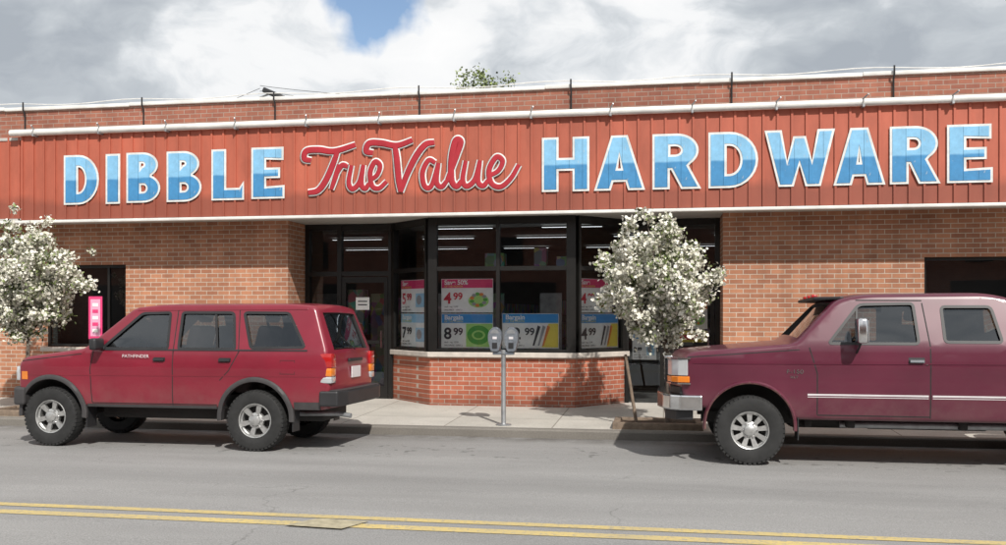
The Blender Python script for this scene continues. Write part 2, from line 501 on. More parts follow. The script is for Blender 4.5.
for tag, (a, b_) in (('left_window', WL), ('right_window', WR)):
    y0 = WY + .10
    for nm, q in (('l', (a, a + .05, WZ[0], WZ[1])), ('r', (b_ - .05, b_, WZ[0], WZ[1])),
                  ('b', (a + .05, b_ - .05, WZ[0], WZ[0] + .05)), ('t', (a + .05, b_ - .05, WZ[1] - .05, WZ[1])),
                  ('m', ((a + b_) / 2 + .38, (a + b_) / 2 + .42, WZ[0] + .05, WZ[1] - .05))):
        box('%s_frame_%s' % (tag, nm), q[0], q[1], y0, y0 + .06, q[2], q[3], M_frame, B)
    pane(tag + '_glass', (a, y0 + .02), (b_, y0 + .02), .05, b_ - a - .05, WZ[0] + .05, WZ[1] - .05)
    box(tag + '_sill', a - .05, b_ + .05, WY - .05, y0, WZ[0] - .08, WZ[0] - .002, M_conc_sill, B, .006)
    box(tag + '_display_back', a - .2, b_ + .2, 15.75, 15.79, .8, 2.6, M_dark, B)

# interior
M_ifloor = mat('interior_floor', (.13, .12, .10), .4)
M_iwall = mat('interior_wall', (.12, .11, .10), .8)
M_iceil = mat('interior_ceiling', (.14, .14, .13), .9)
M_tube = mat('fluorescent_tube', (.9, .9, .9), .5, emis=(.92, .97, 1), es=1.7)
box('interior_floor', XL + .4, XR - .4, RY + .12, 27, -.02, .04, M_ifloor, B)
box('interior_ceiling', XL + .4, XR - .4, RY + .12, 27, 3.32, 3.40, M_iceil, B)
box('interior_back', XL + .4, XR - .4, 27, 27.1, .04, 3.32, M_iwall, B)
V, F = [], []
for r, yy in enumerate((18.4, 20.9, 24.4)):
    for k in range(-4, 2):
        xx = k * 2.2 - .2 - .9 * r
        b0 = len(V)
        V += [(xx, yy, 3.27), (xx + 1.2, yy, 3.27), (xx + 1.2, yy + .10, 3.27), (xx, yy + .10, 3.27)]
        F.append((b0 + 3, b0 + 2, b0 + 1, b0))
mesh_obj('ceiling_lights', V, F, M_tube, B)
def products(name, sc_=7):
    m, nt, b, tc = newmat(name)
    v = nn(nt, 'ShaderNodeTexVoronoi'); v.inputs['Scale'].default_value = sc_
    nt.links.new(scaled(nt, tc, (1, 1, .8)), v.inputs['Vector'])
    hs = nn(nt, 'ShaderNodeHueSaturation'); hs.inputs['Saturation'].default_value = .8; hs.inputs['Value'].default_value = .5
    nt.links.new(v.outputs['Color'], hs.inputs['Color'])
    nt.links.new(hs.outputs[0], b.inputs['Base Color'])
    return m
M_prod = products('shelf_products')
for i in range(9):
    xx = -7 + i * 1.15
    for lv in range(4):
        hh = random.uniform(.2, .36)
        box('stock_%d_%d' % (i, lv), xx + .03, xx + .42, 18.25, 24.9, .172 + lv * .45, .17 + lv * .45 + hh, M_prod, B)
    box('shelf_end_%d' % i, xx + .01, xx + .44, 18.1, 18.18, .05, 1.95, M_prod if i % 2 else M_steel, B)
# hanging stock just inside the glass
for i, (xx, zz, w_, h_) in enumerate(((-3.2, 2.35, .35, .30), (-2.3, 2.40, .22, .34), (-1.9, 2.36, .28, .22), (-5.8, 1.2, .3, .8), (-.2, 1.0, .3, .7), (.25, 1.9, .35, .4))):
    box('display_item_%d' % i, xx, xx + w_, 16.6, 16.9, zz, zz + h_, M_prod, B, .01)

# posters --------------------------------------------------------
def pm(name, c, r=.6): return mat(name, c, r, 0, .05, 9)
PW = pm('poster_white', (.88, .88, .86)); PPink = pm('poster_magenta', (.72, .05, .19)); PBlue = pm('poster_blue', (.06, .34, .72))
PGreen = pm('poster_green', (.10, .42, .08)); PYel = pm('poster_yellow', (.82, .70, .12)); POr = pm('poster_orange', (.75, .25, .06))
PInk = pm('poster_ink', (.05, .05, .06)); PCy = pm('poster_lightblue', (.38, .64, .82)); PLg = pm('poster_lightgreen', (.45, .74, .24)); PSk = pm('poster_grey', (.35, .36, .38)); PRed = pm('poster_red', (.6, .03, .06))
def frame(A, Bp):
    A = Vector((*A, 0)); Bp = Vector((*Bp, 0)); d = (Bp - A).normalized(); nrm = Vector((d.y, -d.x, 0))
    return A, d, nrm, math.atan2(d.y, d.x)
PC = [0]
def psheet(A, Bp, s0, s1, z0, z1, off, m, nm='poster_part', poly=None):
    a, d, nrm, ang = frame(A, Bp)
    if poly is None: poly = [(s0, z0), (s1, z0), (s1, z1), (s0, z1)]
    v = [tuple(a + d * s + nrm * off + Vector((0, 0, z))) for s, z in poly]
    PC[0] += 1
    return mesh_obj('%s_%d' % (nm, PC[0]), v, [tuple(range(len(v)))], m, B)
def circ(cx, cz, rx, rz, n=20, a0=0, a1=360):
    return [(cx + rx * math.cos(rad(a0 + (a1 - a0) * k / n)), cz + rz * math.sin(rad(a0 + (a1 - a0) * k / n))) for k in range(n)]
def poster(A, Bp, s0, s1, z0, z1, head, title, price, motif, base=-.024):
    a, d, nrm, ang = frame(A, Bp)
    w = s1 - s0; h = z1 - z0
    o = base
    psheet(A, Bp, s0, s1, z0, z1, o, PW, 'poster')
    psheet(A, Bp, s0 + .008 * w, s1 - .008 * w, z1 - .27 * h, z1 - .008, o + .003, head)
    def tx(s, x, z, size, m, al='LEFT', off=0.0):
        p = a + d * x + nrm * (o + .006) + Vector((0, 0, z))
        text('poster_text', s, size, p, ang, m, B, .0006, al, off)
    tx(title, s0 + .06 * w, z1 - .17 * h, .19 * h, PW, off=.003)
    tx('OF THE MONTH', s0 + .06 * w, z1 - .25 * h, .075 * h, PYel)
    dollars, cents = price.split('.')
    sz = .46 * h * min(1, w / .8)
    tx(dollars, s0 + .05 * w, z0 + .27 * h, sz, PRed if head is PPink else PInk, off=.006)
    tx(cents, s0 + .05 * w + sz * .62 * len(dollars), z0 + .27 * h + sz * .25, sz * .62, PRed if head is PPink else PInk, off=.004)
    tx('SALE PRICE   LIMIT 2', s0 + .06 * w, z0 + .06 * h, .06 * h, PInk)
    tx('each  reg. 12.99', s0 + .06 * w, z0 + .15 * h, .065 * h, PInk)
    mx = s0 + .72 * w; mz = z0 + .38 * h
    if motif == 'hose':
        psheet(A, Bp, 0, 0, 0, 0, o + .004, PLg, poly=[(s0 + .48 * w, z0 + .02), (s1 - .01, z0 + .02), (s1 - .01, z1 - .29 * h), (s0 + .48 * w, z1 - .29 * h)])
        psheet(A, Bp, 0, 0, 0, 0, o + .006, PGreen, poly=circ(mx, mz, .22 * w, .28 * h))
        psheet(A, Bp, 0, 0, 0, 0, o + .008, PLg, poly=circ(mx, mz, .13 * w, .14 * h))
        psheet(A, Bp, 0, 0, 0, 0, o + .010, PGreen, poly=circ(mx, mz, .09 * w, .09 * h))
    elif motif == 'flower':
        psheet(A, Bp, 0, 0, 0, 0, o + .004, PLg, poly=circ(mx, mz - .02, .20 * w, .20 * h))
        for k in range(11):
            an = k * 360 / 11
            psheet(A, Bp, 0, 0, 0, 0, o + .006 + k * .0004, (PGreen, PSk, POr)[k % 3], poly=circ(mx + .13 * w * math.cos(rad(an)), mz + .17 * h * math.sin(rad(an)), .045 * w, .05 * h, 8))
    elif motif == 'tools':
        psheet(A, Bp, 0, 0, 0, 0, o + .004, PYel, poly=[(s1 - .30 * w, z0 + .02), (s1 - .01, z0 + .02), (s1 - .01, z1 - .29 * h), (s1 - .18 * w, z1 - .29 * h)])
        for k, (c, dx) in enumerate(((PInk, 0), (PSk, .09), (POr, .17))):
            x0 = s0 + (.54 + dx) * w
            psheet(A, Bp, 0, 0, 0, 0, o + .006 + .001 * k, c, poly=[(x0, z0 + .08 * h), (x0 + .03 * w, z0 + .08 * h), (x0 + .14 * w, z0 + .62 * h), (x0 + .09 * w, z0 + .66 * h)])
    else:
        psheet(A, Bp, 0, 0, 0, 0, o + .004, PCy, poly=[(mx - .13 * w, mz - .22 * h), (mx + .2 * w, mz - .22 * h), (mx + .2 * w, mz + .2 * h), (mx - .13 * w, mz + .2 * h)])
        psheet(A, Bp, 0, 0, 0, 0, o + .006, PSk, poly=circ(mx, mz, .1 * w, .15 * h, 10))
poster(P1, P2, .19, 1.06, 1.575, 2.13, PPink, 'Save 50%', '4.99', 'flower')
poster(P1, P2, .19, 1.06, .99, 1.555, PBlue, 'Bargain', '8.99', 'hose')
poster(P1, P2, 1.21, 2.14, .99, 1.56, PBlue, 'Bargain', '12.99', 'tools')
poster(P0, P1, .24, 1.08, 1.575, 2.13, PPink, 'Save', '5.99', 'x')
poster(P0, P1, .24, 1.08, .99, 1.555, PCy, 'Bargain', '7.99', 'x')
poster(P2, P3, .12, .86, 1.575, 2.13, PPink, 'Save', '4.99', 'flower')
poster(P2, P3, .12, 1.0, .99, 1.555, PBlue, 'Bargain', '4.99', 'tools')
poster(F0, F1, .12, .52, .78, 1.26, PBlue, 'SALE', '3.99', 'x')
poster(F0, F1, .86, 1.36, 1.30, 1.75, POr, 'SALE', '9.99', 'flower')
psheet(F0, F1, .86, 1.36, 1.02, 1.27, -.03, PYel, 'poster')
psheet(F0, F1, .90, 1.2, 1.12, 1.2, -.026, PRed, 'poster')
psheet(E0, E1, .95, 1.2, 1.62, 1.84, .07, PW, 'door_notice')
psheet(E0, E1, .99, 1.16, 1.70, 1.72, .073, PInk, 'door_notice_text')
psheet(E0, E1, .99, 1.16, 1.76, 1.78, .073, PInk, 'door_notice_text')
PPk = pm('poster_pink', (.78, .38, .55))
LA = (WL[0], WY + .11); LB = (WL[1], WY + .11)
psheet(LA, LB, .80, 1.07, 1.10, 1.86, .004, PPink, 'window_poster')
psheet(LA, LB, .84, 1.03, 1.15, 1.81, .007, PPk, 'window_poster')
for k in range(5):
    psheet(LA, LB, .88, .99, 1.22 + k * .115, 1.28 + k * .115, .010, PPink if k % 2 else PW, 'window_poster')

# ------------------------------------------------------------------ store sign
S = empty('store_sign')
SY = 14.32
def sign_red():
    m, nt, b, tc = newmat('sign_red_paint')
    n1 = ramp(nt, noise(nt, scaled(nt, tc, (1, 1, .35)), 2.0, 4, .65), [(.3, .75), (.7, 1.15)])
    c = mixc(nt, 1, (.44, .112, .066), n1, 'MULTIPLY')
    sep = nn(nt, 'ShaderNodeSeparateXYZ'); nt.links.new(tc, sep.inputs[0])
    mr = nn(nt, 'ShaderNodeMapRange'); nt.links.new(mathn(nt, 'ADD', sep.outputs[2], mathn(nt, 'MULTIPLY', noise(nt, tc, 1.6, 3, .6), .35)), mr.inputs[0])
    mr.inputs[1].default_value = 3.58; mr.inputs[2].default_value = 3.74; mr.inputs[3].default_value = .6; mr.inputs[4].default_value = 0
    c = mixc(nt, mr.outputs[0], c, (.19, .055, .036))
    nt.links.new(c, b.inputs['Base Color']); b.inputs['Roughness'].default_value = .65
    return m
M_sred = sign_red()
SXL = -10.87
ZSB = 3.16; ZST = 4.60
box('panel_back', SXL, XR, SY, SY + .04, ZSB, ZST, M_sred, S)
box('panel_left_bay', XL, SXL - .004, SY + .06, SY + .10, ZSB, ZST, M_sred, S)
x = SXL + .02; k = 0
verts, faces = [], []
def addbox(V, F, x0, x1, y0, y1, z0, z1):
    b0 = len(V)
    V += [(x, y, z) for x in (x0, x1) for y in (y0, y1) for z in (z0, z1)]
    F += [tuple(b0 + i for i in f) for f in ((0, 1, 3, 2), (4, 6, 7, 5), (0, 4, 5, 1), (2, 3, 7, 6), (0, 2, 6, 4), (1, 5, 7, 3))]
while x < XR - .05:
    addbox(verts, faces, x, x + .032, SY - .022, SY + .01, ZSB - .004, ZST - .002); x += .205
x = XL + .05
while x < SXL - .08:
    addbox(verts, faces, x, x + .032, SY + .04, SY + .07, ZSB - .004, ZST - .002); x += .205
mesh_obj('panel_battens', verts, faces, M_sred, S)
box('drip_trim', XL, XR, SY - .03, SY + .10, ZH - .035, ZSB - .008, M_white, S, .006)
box('canopy_deck', XL, XR, SY + .101, WY - .003, ZSB + .06, ZSB + .12, M_soffit, S)
box('canopy_top', XL, XR, SY + .045, WY - .003, ZST - .06, ZST - .01, M_soffit, S)
tube('gutter', [(SXL - .15, SY - .06, ZST + .045), (XR, SY - .06, ZST + .045)], .055, M_white, S, 12)
k = 0; x = SXL + .3
while x < XR:
    box('gutter_strap_%d' % k, x, x + .03, SY - .125, SY + .02, ZST - .03, ZST + .008, M_steel, S)
    tube('lamp_arm_%d' % k, [(x, SY - .06, ZST + .08), (x + .06, SY - .22, ZST + .13)], .012, M_steel, S, 6)
    x += 1.22; k += 1

def area(lp): return sum(lp[i - 1][0] * lp[i][1] - lp[i][0] * lp[i - 1][1] for i in range(len(lp))) / 2
def clean(lp):
    out = []
    for p in lp:
        if not out or (Vector(p) - Vector(out[-1])).length > 1e-4: out.append(p)
    if (Vector(out[0]) - Vector(out[-1])).length < 1e-4: out.pop()
    return out
def offset(lp, e):
    lp = clean(lp)
    if area(lp) < 0: lp = lp[::-1]
    out = []
    n = len(lp)
    for i in range(n):
        p0 = Vector(lp[i - 1]); p1 = Vector(lp[i]); p2 = Vector(lp[(i + 1) % n])
        d1 = (p1 - p0).normalized(); d2 = (p2 - p1).normalized()
        n1 = Vector((d1.y, -d1.x)); n2 = Vector((d2.y, -d2.x))
        m_ = n1 + n2
        if m_.length < .2: m_ = n1.copy()
        m_.normalize()
        k = e / max(.45, m_.dot(n1))
        out.append(tuple(p1 + m_ * k))
    return out
def ell(cx, cz, rx, rz, a0, a1, n=14):
    return [(cx + rx * math.cos(rad(a0 + (a1 - a0) * i / n)), cz + rz * math.sin(rad(a0 + (a1 - a0) * i / n))) for i in range(n + 1)]
def letter(ch, w, h):
    s = .225; b = .165
    if ch == 'I': return [[(0, 0), (w, 0), (w, h), (0, h)]], []
    if ch == 'H':
        c0, c1 = h / 2 - b / 2, h / 2 + b / 2
        return [[(0, 0), (s, 0), (s, c0), (w - s, c0), (w - s, 0), (w, 0), (w, h), (w - s, h), (w - s, c1), (s, c1), (s, h), (0, h)]], []
    if ch == 'L': return [[(0, 0), (w, 0), (w, b * 1.55), (w - .06, b), (s, b), (s, h), (0, h)]], []
    if ch == 'E':
        return [[(0, 0), (w, 0), (w, b * 1.1), (s, b), (s, h / 2 - b * .42), (w * .86, h / 2 - b * .42), (w * .86, h / 2 + b * .42), (s, h / 2 + b * .42), (s, h - b), (w * .97, h - b * 1.1), (w * .97, h), (0, h)]], []
    if ch == 'A':
        k = (w / 2 - .5 * s) / h
        L = lambda z: .98 * s + k * z
        return [[(0, 0), (.98 * s, 0), (L(.16 * h), .16 * h), (w - L(.16 * h), .16 * h), (w - .98 * s, 0), (w, 0), (w / 2 + .5 * s, h), (w / 2 - .5 * s, h)]], \
               [[(L(.36 * h), .36 * h), (w - L(.36 * h), .36 * h), (w / 2, .70 * h)]]
    if ch == 'D':
        return [[(0, 0)] + ell(.42 * w, h / 2, .58 * w, h / 2, -90, 90) + [(0, h)]], [[(s, b)] + ell(.42 * w, h / 2, .58 * w - s * .95, h / 2 - b, -90, 90) + [(s, h - b)]]
    if ch == 'B':
        o = [(0, 0)] + ell(.5 * w, .275 * h, .5 * w, .275 * h, -90, 62) + ell(.48 * w, .755 * h, .45 * w, .245 * h, -55, 90) + [(0, h)]
        h1 = [(s, b * .85)] + ell(.5 * w, .275 * h, .5 * w - s * .95, .275 * h - b * .85, -90, 90, 8) + [(s, .55 * h - b * .85)]
        h2 = [(s, .52 * h + b * .5)] + ell(.48 * w, .765 * h, .45 * w - s * .95, .235 * h - b * .85, -90, 90, 8) + [(s, h - b * .85)]
        return [o], [h1, h2]
    if ch == 'R':
        o = [(0, 0), (s, 0), (s, .36 * h), (.40 * w, .36 * h), (w - s * 1.15, 0), (w, 0), (.74 * w, .415 * h)] + ell(.5 * w, .70 * h, .46 * w, .30 * h, -50, 90) + [(0, h)]
        hh = [(s, .705 * h - (.295 * h - b * .9))] + ell(.48 * w, .705 * h, .48 * w - s * .98, .295 * h - b * .9, -90, 90, 8) + [(s, h - b * .9)]
        return [o], [hh]
    if ch == 'W':
        return [[(0, h), (.22 * w, h), (.315 * w, .40 * h), (.42 * w, .88 * h), (.58 * w, .88 * h), (.685 * w, .40 * h), (.78 * w, h), (w, h), (.80 * w, 0), (.60 * w, 0), (.5 * w, .42 * h), (.40 * w, 0), (.20 * w, 0)]], []
def shape(name, loops, x0, z0, y, ext, m, parent):
    c = bpy.data.curves.new(name, 'CURVE'); c.dimensions = '2D'; c.fill_mode = 'BOTH'; c.extrude = ext
    for lp in loops:
        sp = c.splines.new('POLY'); sp.points.add(len(lp) - 1)
        for i, p in enumerate(lp): sp.points[i].co = (p[0], p[1], 0, 1)
        sp.use_cyclic_u = True
    c.materials.append(m)
    o = bpy.data.objects.new(name, c); o.location = (x0, y, z0); o.rotation_euler = (rad(90), 0, 0)
    return link(o, parent)
def ribbed(nt, tc, b):
    sep = nn(nt, 'ShaderNodeSeparateXYZ'); nt.links.new(tc, sep.inputs[0])
    fr = mathn(nt, 'FRACT', mathn(nt, 'DIVIDE', sep.outputs[0], .205))
    st = ramp(nt, fr, [(0, 1), (.15, 1), (.19, 0), (.97, 0), (1, 1)])
    bumpn(nt, st, .9, .008, b)
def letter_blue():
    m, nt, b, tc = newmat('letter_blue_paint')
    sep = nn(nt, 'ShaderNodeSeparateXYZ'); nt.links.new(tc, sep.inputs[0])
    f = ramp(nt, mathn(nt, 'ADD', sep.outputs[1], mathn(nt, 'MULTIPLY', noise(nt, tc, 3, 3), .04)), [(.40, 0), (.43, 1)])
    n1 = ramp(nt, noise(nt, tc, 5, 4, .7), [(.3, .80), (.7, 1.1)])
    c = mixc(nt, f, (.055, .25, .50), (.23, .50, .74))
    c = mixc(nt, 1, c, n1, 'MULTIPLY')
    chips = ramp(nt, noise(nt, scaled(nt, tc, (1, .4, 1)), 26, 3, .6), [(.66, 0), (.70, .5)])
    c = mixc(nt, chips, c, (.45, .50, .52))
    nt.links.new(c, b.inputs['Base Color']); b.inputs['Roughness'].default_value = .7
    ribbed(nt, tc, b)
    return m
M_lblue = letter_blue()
M_lwhite = mat('letter_white_paint', (.68, .69, .67), .6, 0, .18, 5)
for ch, a, b_, z0, z1 in (
        ('D', -10.02, -9.40, 3.41, 4.24), ('I', -9.24, -9.01, 3.41, 4.24), ('B', -8.86, -8.28, 3.42, 4.25), ('B', -8.13, -7.54, 3.42, 4.25), ('L', -7.33, -6.79, 3.43, 4.26), ('E', -6.63, -6.09, 3.44, 4.27),
        ('H', -1.84, -1.14, 3.45, 4.28), ('A', -1.03, -.30, 3.45, 4.28), ('R', -.15, .53, 3.45, 4.28), ('D', .68, 1.37, 3.45, 4.28), ('W', 1.50, 2.46, 3.45, 4.28), ('A', 2.48, 3.16, 3.45, 4.28), ('R', 3.26, 3.91, 3.45, 4.28), ('E', 4.04, 4.62, 3.45, 4.28)):
    z0 += .01; z1 -= .015
    o_, h_ = letter(ch, b_ - a, z1 - z0)
    shape('letter_%s_outline' % ch, [offset(l, .017) for l in o_] + [offset(l, -.026) for l in h_], a, z0, SY - .027, .003, M_lwhite, S)
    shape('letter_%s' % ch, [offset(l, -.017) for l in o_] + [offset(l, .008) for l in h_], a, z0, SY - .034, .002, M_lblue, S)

def cat(pts, n=8):
    P = [Vector(p) for p in pts]; P = [P[0] * 2 - P[1]] + P + [P[-1] * 2 - P[-2]]
    out = []
    for i in range(1, len(P) - 2):
        for k in range(n):
            t = k / n
            out.append(.5 * ((2 * P[i]) + (-P[i - 1] + P[i + 1]) * t + (2 * P[i - 1] - 5 * P[i] + 4 * P[i + 1] - P[i + 2]) * t * t + (-P[i - 1] + 3 * P[i] - 3 * P[i + 1] + P[i + 2]) * t ** 3))
    out.append(P[-2])
    return out
lc = lambda pts: [(x, (y - 9) * 1.38 + 9) for x, y in pts]
strokes = [
    [(10, 40), (3, 42), (5, 50), (18, 51), (34, 49), (56, 55)],
    [(38, 51), (33, 36), (25, 18), (17, 8), (7, 6)],
    lc([(31, 9), (36, 20), (39, 28)]), lc([(36, 20), (42, 27), (48, 26)]),
    lc([(52, 27), (49, 14), (53, 9), (60, 14), (64, 27)]), lc([(64, 27), (62, 13), (66, 9), (70, 13)]),
    lc([(70, 15), (78, 19), (81, 26), (76, 29), (71, 21), (73, 11), (80, 9), (88, 14)]),
    [(74, 46), (67, 48), (70, 56), (82, 56), (98, 53), (114, 58)],
    [(96, 54), (98, 40), (100, 18), (102, 5)], [(102, 5), (109, 24), (118, 42), (127, 53), (136, 55)],
    lc([(137, 27), (130, 29), (124, 20), (126, 10), (133, 10), (140, 27)]), lc([(140, 27), (138, 13), (143, 9), (149, 14)]),
    lc([(149, 14), (158, 32), (162, 42), (157, 43), (153, 30), (153, 14), (158, 9), (163, 13)]),
    lc([(167, 28), (164, 14), (168, 9), (176, 14), (181, 28)]), lc([(181, 28), (179, 13), (184, 9), (189, 13)]),
    lc([(189, 16), (199, 20), (203, 27), (197, 30), (190, 21), (192, 11), (201, 8), (211, 14), (219, 24)]),
]
SX0 = -5.78; SZ0 = 3.42; kx = 3.58 / 220; kz = .92 / 60
M_script = mat('script_red_paint', (.38, .018, .03), .5, 0, .1)
def stroke_set(nm, r, y, m, ysc):
    c = bpy.data.curves.new(nm, 'CURVE'); c.dimensions = '3D'; c.bevel_depth = 1; c.bevel_resolution = 2; c.use_fill_caps = True
    for st in strokes:
        P = cat(st)
        big = 1.2 if max(p[1] for p in st) > 50 and st[0][1] != 14 else 1.0
        sp = c.splines.new('POLY'); sp.points.add(len(P) - 1)
        for i, p in enumerate(P):
            sp.points[i].co = (p.x * kx, p.y * kz, 0, 1)
            t = i / (len(P) - 1)
            sp.points[i].radius = (r * big * (.78 + .22 * math.sin(t * math.pi))) + (.022 if nm.endswith('outline') else 0)
    c.materials.append(m)
    o = bpy.data.objects.new(nm, c); o.location = (SX0, y, SZ0); o.rotation_euler = (rad(90), 0, 0); o.scale = (1, 1, ysc)
    link(o, S)
stroke_set('script_outline', .044, SY - .026, M_lwhite, .06)
stroke_set('script', .044, SY - .031, M_script, .08)

# ------------------------------------------------------------------ parking meter
PMt = empty('parking_meter', (-2.20, 12.78, zwalk(12.78)))
lathe('pole', [(.11, 0), (.11, .012), (.04, .02), (.034, .04), (.032, .98), (.045, 1.0), (.045, 1.05), (0, 1.05)], M_steel, PMt, seg=16, axis='Z')
box('yoke', -.15, .15, -.035, .035, .98, 1.03, M_meter, PMt, .01)
for i, sx in enumerate((-.115, .115)):
    out = rounded([(-.055, 0, .01), (.055, 0, .01), (.075, .08, .02), (.095, .15, .03), (.095, .27, .09), (0, .36, .10), (-.095, .27, .09), (-.095, .15, .03), (-.075, .08, .02)])
    bm = bmesh.new()
    a = [bm.verts.new((sx + x, -.06, 1.03 + z)) for x, z in out]; b_ = [bm.verts.new((sx + x, .06, 1.03 + z)) for x, z in out]
    bm.faces.new(a); bm.faces.new(b_[::-1])
    for j in range(len(out)): bm.faces.new((a[j], b_[j], b_[(j + 1) % len(out)], a[(j + 1) % len(out)]))
    ed = [e for e in bm.edges if abs(e.verts[0].co.y - e.verts[1].co.y) < 1e-5]
    bmesh.ops.bevel(bm, geom=ed, offset=.012, segments=2, affect='EDGES', clamp_overlap=False)
    bm_obj('head_%d' % i, bm, M_meter, PMt, True)
    W_ = ell(sx, 1.28, .060, .055, 0, 180, 12)
    for side, yy in ((-1, -.0625), (1, .0625)):
        v = [(p[0], yy, p[1]) for p in W_]
        mesh_obj('window_%d' % i, v, [tuple(range(len(v)))], M_steel, PMt)
    box('label_%d' % i, sx - .03, sx + .03, -.064, -.060, 1.20, 1.235, M_whitepaint, PMt)
    box('coin_plate_%d' % i, sx - .035, sx + .035, -.066, -.060, 1.07, 1.15, M_plastic, PMt)

# ------------------------------------------------------------------ trees
def leaf_mat(name, c, var):
    m, nt, b, tc = newmat(name)
    oi = nn(nt, 'ShaderNodeNewGeometry')
    f = ramp(nt, oi.outputs['Random Per Island'], [(0, 1 - var), (1, 1 + var)])
    nt.links.new(mixc(nt, 1, c, f, 'MULTIPLY'), b.inputs['Base Color'])
    b.inputs['Roughness'].default_value = .6
    return m
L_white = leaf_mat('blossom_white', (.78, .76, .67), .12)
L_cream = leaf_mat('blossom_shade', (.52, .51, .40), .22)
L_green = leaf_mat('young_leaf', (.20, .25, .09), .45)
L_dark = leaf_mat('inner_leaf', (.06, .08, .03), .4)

def clamp01(v): return max(0, min(1, v))
def blossom_tree(name, loc, trunk, crown_c, rx, rz, seed, per=150, shapef=None):
    rnd = random.Random(seed)
    T = empty(name, loc)
    V, F = [], []
    tube(None, trunk[0], trunk[1], None, data=(V, F), seg=10)
    C = Vector(crown_c)
    tp = [Vector(p) for p in trunk[0]]
    clumps = []
    nl = 30
    for i in range(nl):
        th = 2 * math.pi * (i * .381966 + rnd.uniform(-.03, .03)); u = -.80 + 1.72 * ((i + .5) / nl)
        lim = shapef(u) if shapef else 1
        R = rnd.uniform(.78, 1.06)
        ca = math.sqrt(max(0.03, 1 - min(1, abs(u)) ** 2.2)) * lim
        end = C + Vector((math.cos(th) * rx * ca * R, math.sin(th) * rx * ca * R, u * rz * rnd.uniform(.92, 1.06)))
        st = tp[-3].lerp(tp[-1], clamp01((i + .5) / nl * 1.1 - .1)) + Vector((0, 0, rnd.uniform(-.03, .03)))
        mid = st.lerp(end, .55) + Vector((rnd.uniform(-.06, .06), rnd.uniform(-.06, .06), rnd.uniform(-.12, .0)))
        tube(None, [st, st.lerp(mid, .5), mid, mid.lerp(end, .55), end], [.017, .013, .010, .007, .003], None, data=(V, F), seg=5)
        ln = (end - st).length
        nc = max(3, int(ln / .13))
        for k in range(nc):
            t = .28 + .74 * k / (nc - 1)
            p = (mid.lerp(end, (t - .5) * 2) if t > .5 else st.lerp(mid, t * 2))
            side = Vector((rnd.gauss(0, 1), rnd.gauss(0, 1), rnd.gauss(0, .9))) * .075 * (.6 + t)
            q = p + side
            tube(None, [p, q], [.005, .003], None, data=(V, F), seg=4)
            clumps.append((q - C, rnd.uniform(.06, .125) * (1.15 - .25 * t)))
            if rnd.random() < .25:
                tip = q + Vector((side.x * 1.2, side.y * 1.2, abs(side.z) + .03))
                tube(None, [q, tip], [.003, .002], None, data=(V, F), seg=4)
                clumps.append((tip - C, .05))
    mesh_obj('trunk_and_limbs', V, F, M_bark, T, smooth=True, ang=60)
    V, F, MI = [], [], []
    for p, cr in clumps:
        c = C + p
        tone = rnd.random()
        npl = int(per * (cr / .10) ** 2) + 12
        depth = max(math.hypot(p.x, p.y) / rx, abs(p.z) / rz)
        stretch = Vector((rnd.uniform(.8, 1.3), rnd.uniform(.8, 1.3), rnd.uniform(.7, 1.3)))
        for i in range(npl):
            d = Vector((rnd.gauss(0, 1) * stretch.x, rnd.gauss(0, 1) * stretch.y, rnd.gauss(0, 1) * stretch.z)) * cr * .58
            q = c + d
            s = rnd.uniform(.015, .029)
            a = Vector((rnd.gauss(0, 1), rnd.gauss(0, 1) - .5, rnd.gauss(0, 1))).normalized()
            b2 = a.cross(Vector((rnd.gauss(0, 1), rnd.gauss(0, 1), rnd.gauss(0, 1)))).normalized()
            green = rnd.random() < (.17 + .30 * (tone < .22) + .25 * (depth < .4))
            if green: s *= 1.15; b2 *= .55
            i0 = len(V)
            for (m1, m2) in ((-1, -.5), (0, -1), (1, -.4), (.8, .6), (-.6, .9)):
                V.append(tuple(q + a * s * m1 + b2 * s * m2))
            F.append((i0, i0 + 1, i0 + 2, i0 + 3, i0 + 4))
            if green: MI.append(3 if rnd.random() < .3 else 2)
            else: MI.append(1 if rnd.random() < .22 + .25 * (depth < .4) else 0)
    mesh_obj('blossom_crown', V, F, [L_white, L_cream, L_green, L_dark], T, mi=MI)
    return T
zt = zwalk(12.95)
sh1 = lambda z: (1 - max(0, z) ** 1.5 * .45) if z > 0 else (1 - (-z) ** 2 * .40)
blossom_tree('blossoming_tree', (.06, 12.95, zt), ([(0, 0, -.02), (-.01, 0, .3), (.0, 0, .7), (-.03, .01, 1.1), (-.06, 0, 1.45), (-.10, 0, 1.85)], [.045, .034, .03, .028, .024, .014]),
             (-.15, 0, 2.14), .80, .76, 3, shapef=sh1)
blossom_tree('blossoming_tree', (-9.74, 12.95, zt), ([(0, 0, -.02), (.01, 0, .3), (.03, 0, .8), (.03, .01, 1.2), (.04, 0, 1.5), (.05, 0, 1.85)], [.045, .034, .03, .028, .024, .014]),
             (-.02, 0, 2.16), .84, .76, 11, shapef=sh1)
def planter(par, x0, x1, y0, y1):
    z = zwalk(y0)
    box('edge_front', x0, x1, y0, y0 + .09, z - .02, z + .09, M_wood, par, .01)
    box('edge_back', x0, x1, y1 - .09, y1, z - .02, z + .09, M_wood, par, .01)
    box('edge_left', x0, x0 + .09, y0 + .092, y1 - .092, z - .02, z + .088, M_wood, par, .01)
    box('edge_right', x1 - .09, x1, y0 + .092, y1 - .092, z - .02, z + .088, M_wood, par, .01)
    box('soil', x0 + .09, x1 - .09, y0 + .09, y1 - .09, z - .02, z + .055, M_soil, par)
planter(empty('tree_planter'), -.68, .52, 12.60, 13.32)
planter(empty('tree_planter'), -10.2, -9.1, 12.60, 13.32)
STK = empty('tree_stake')
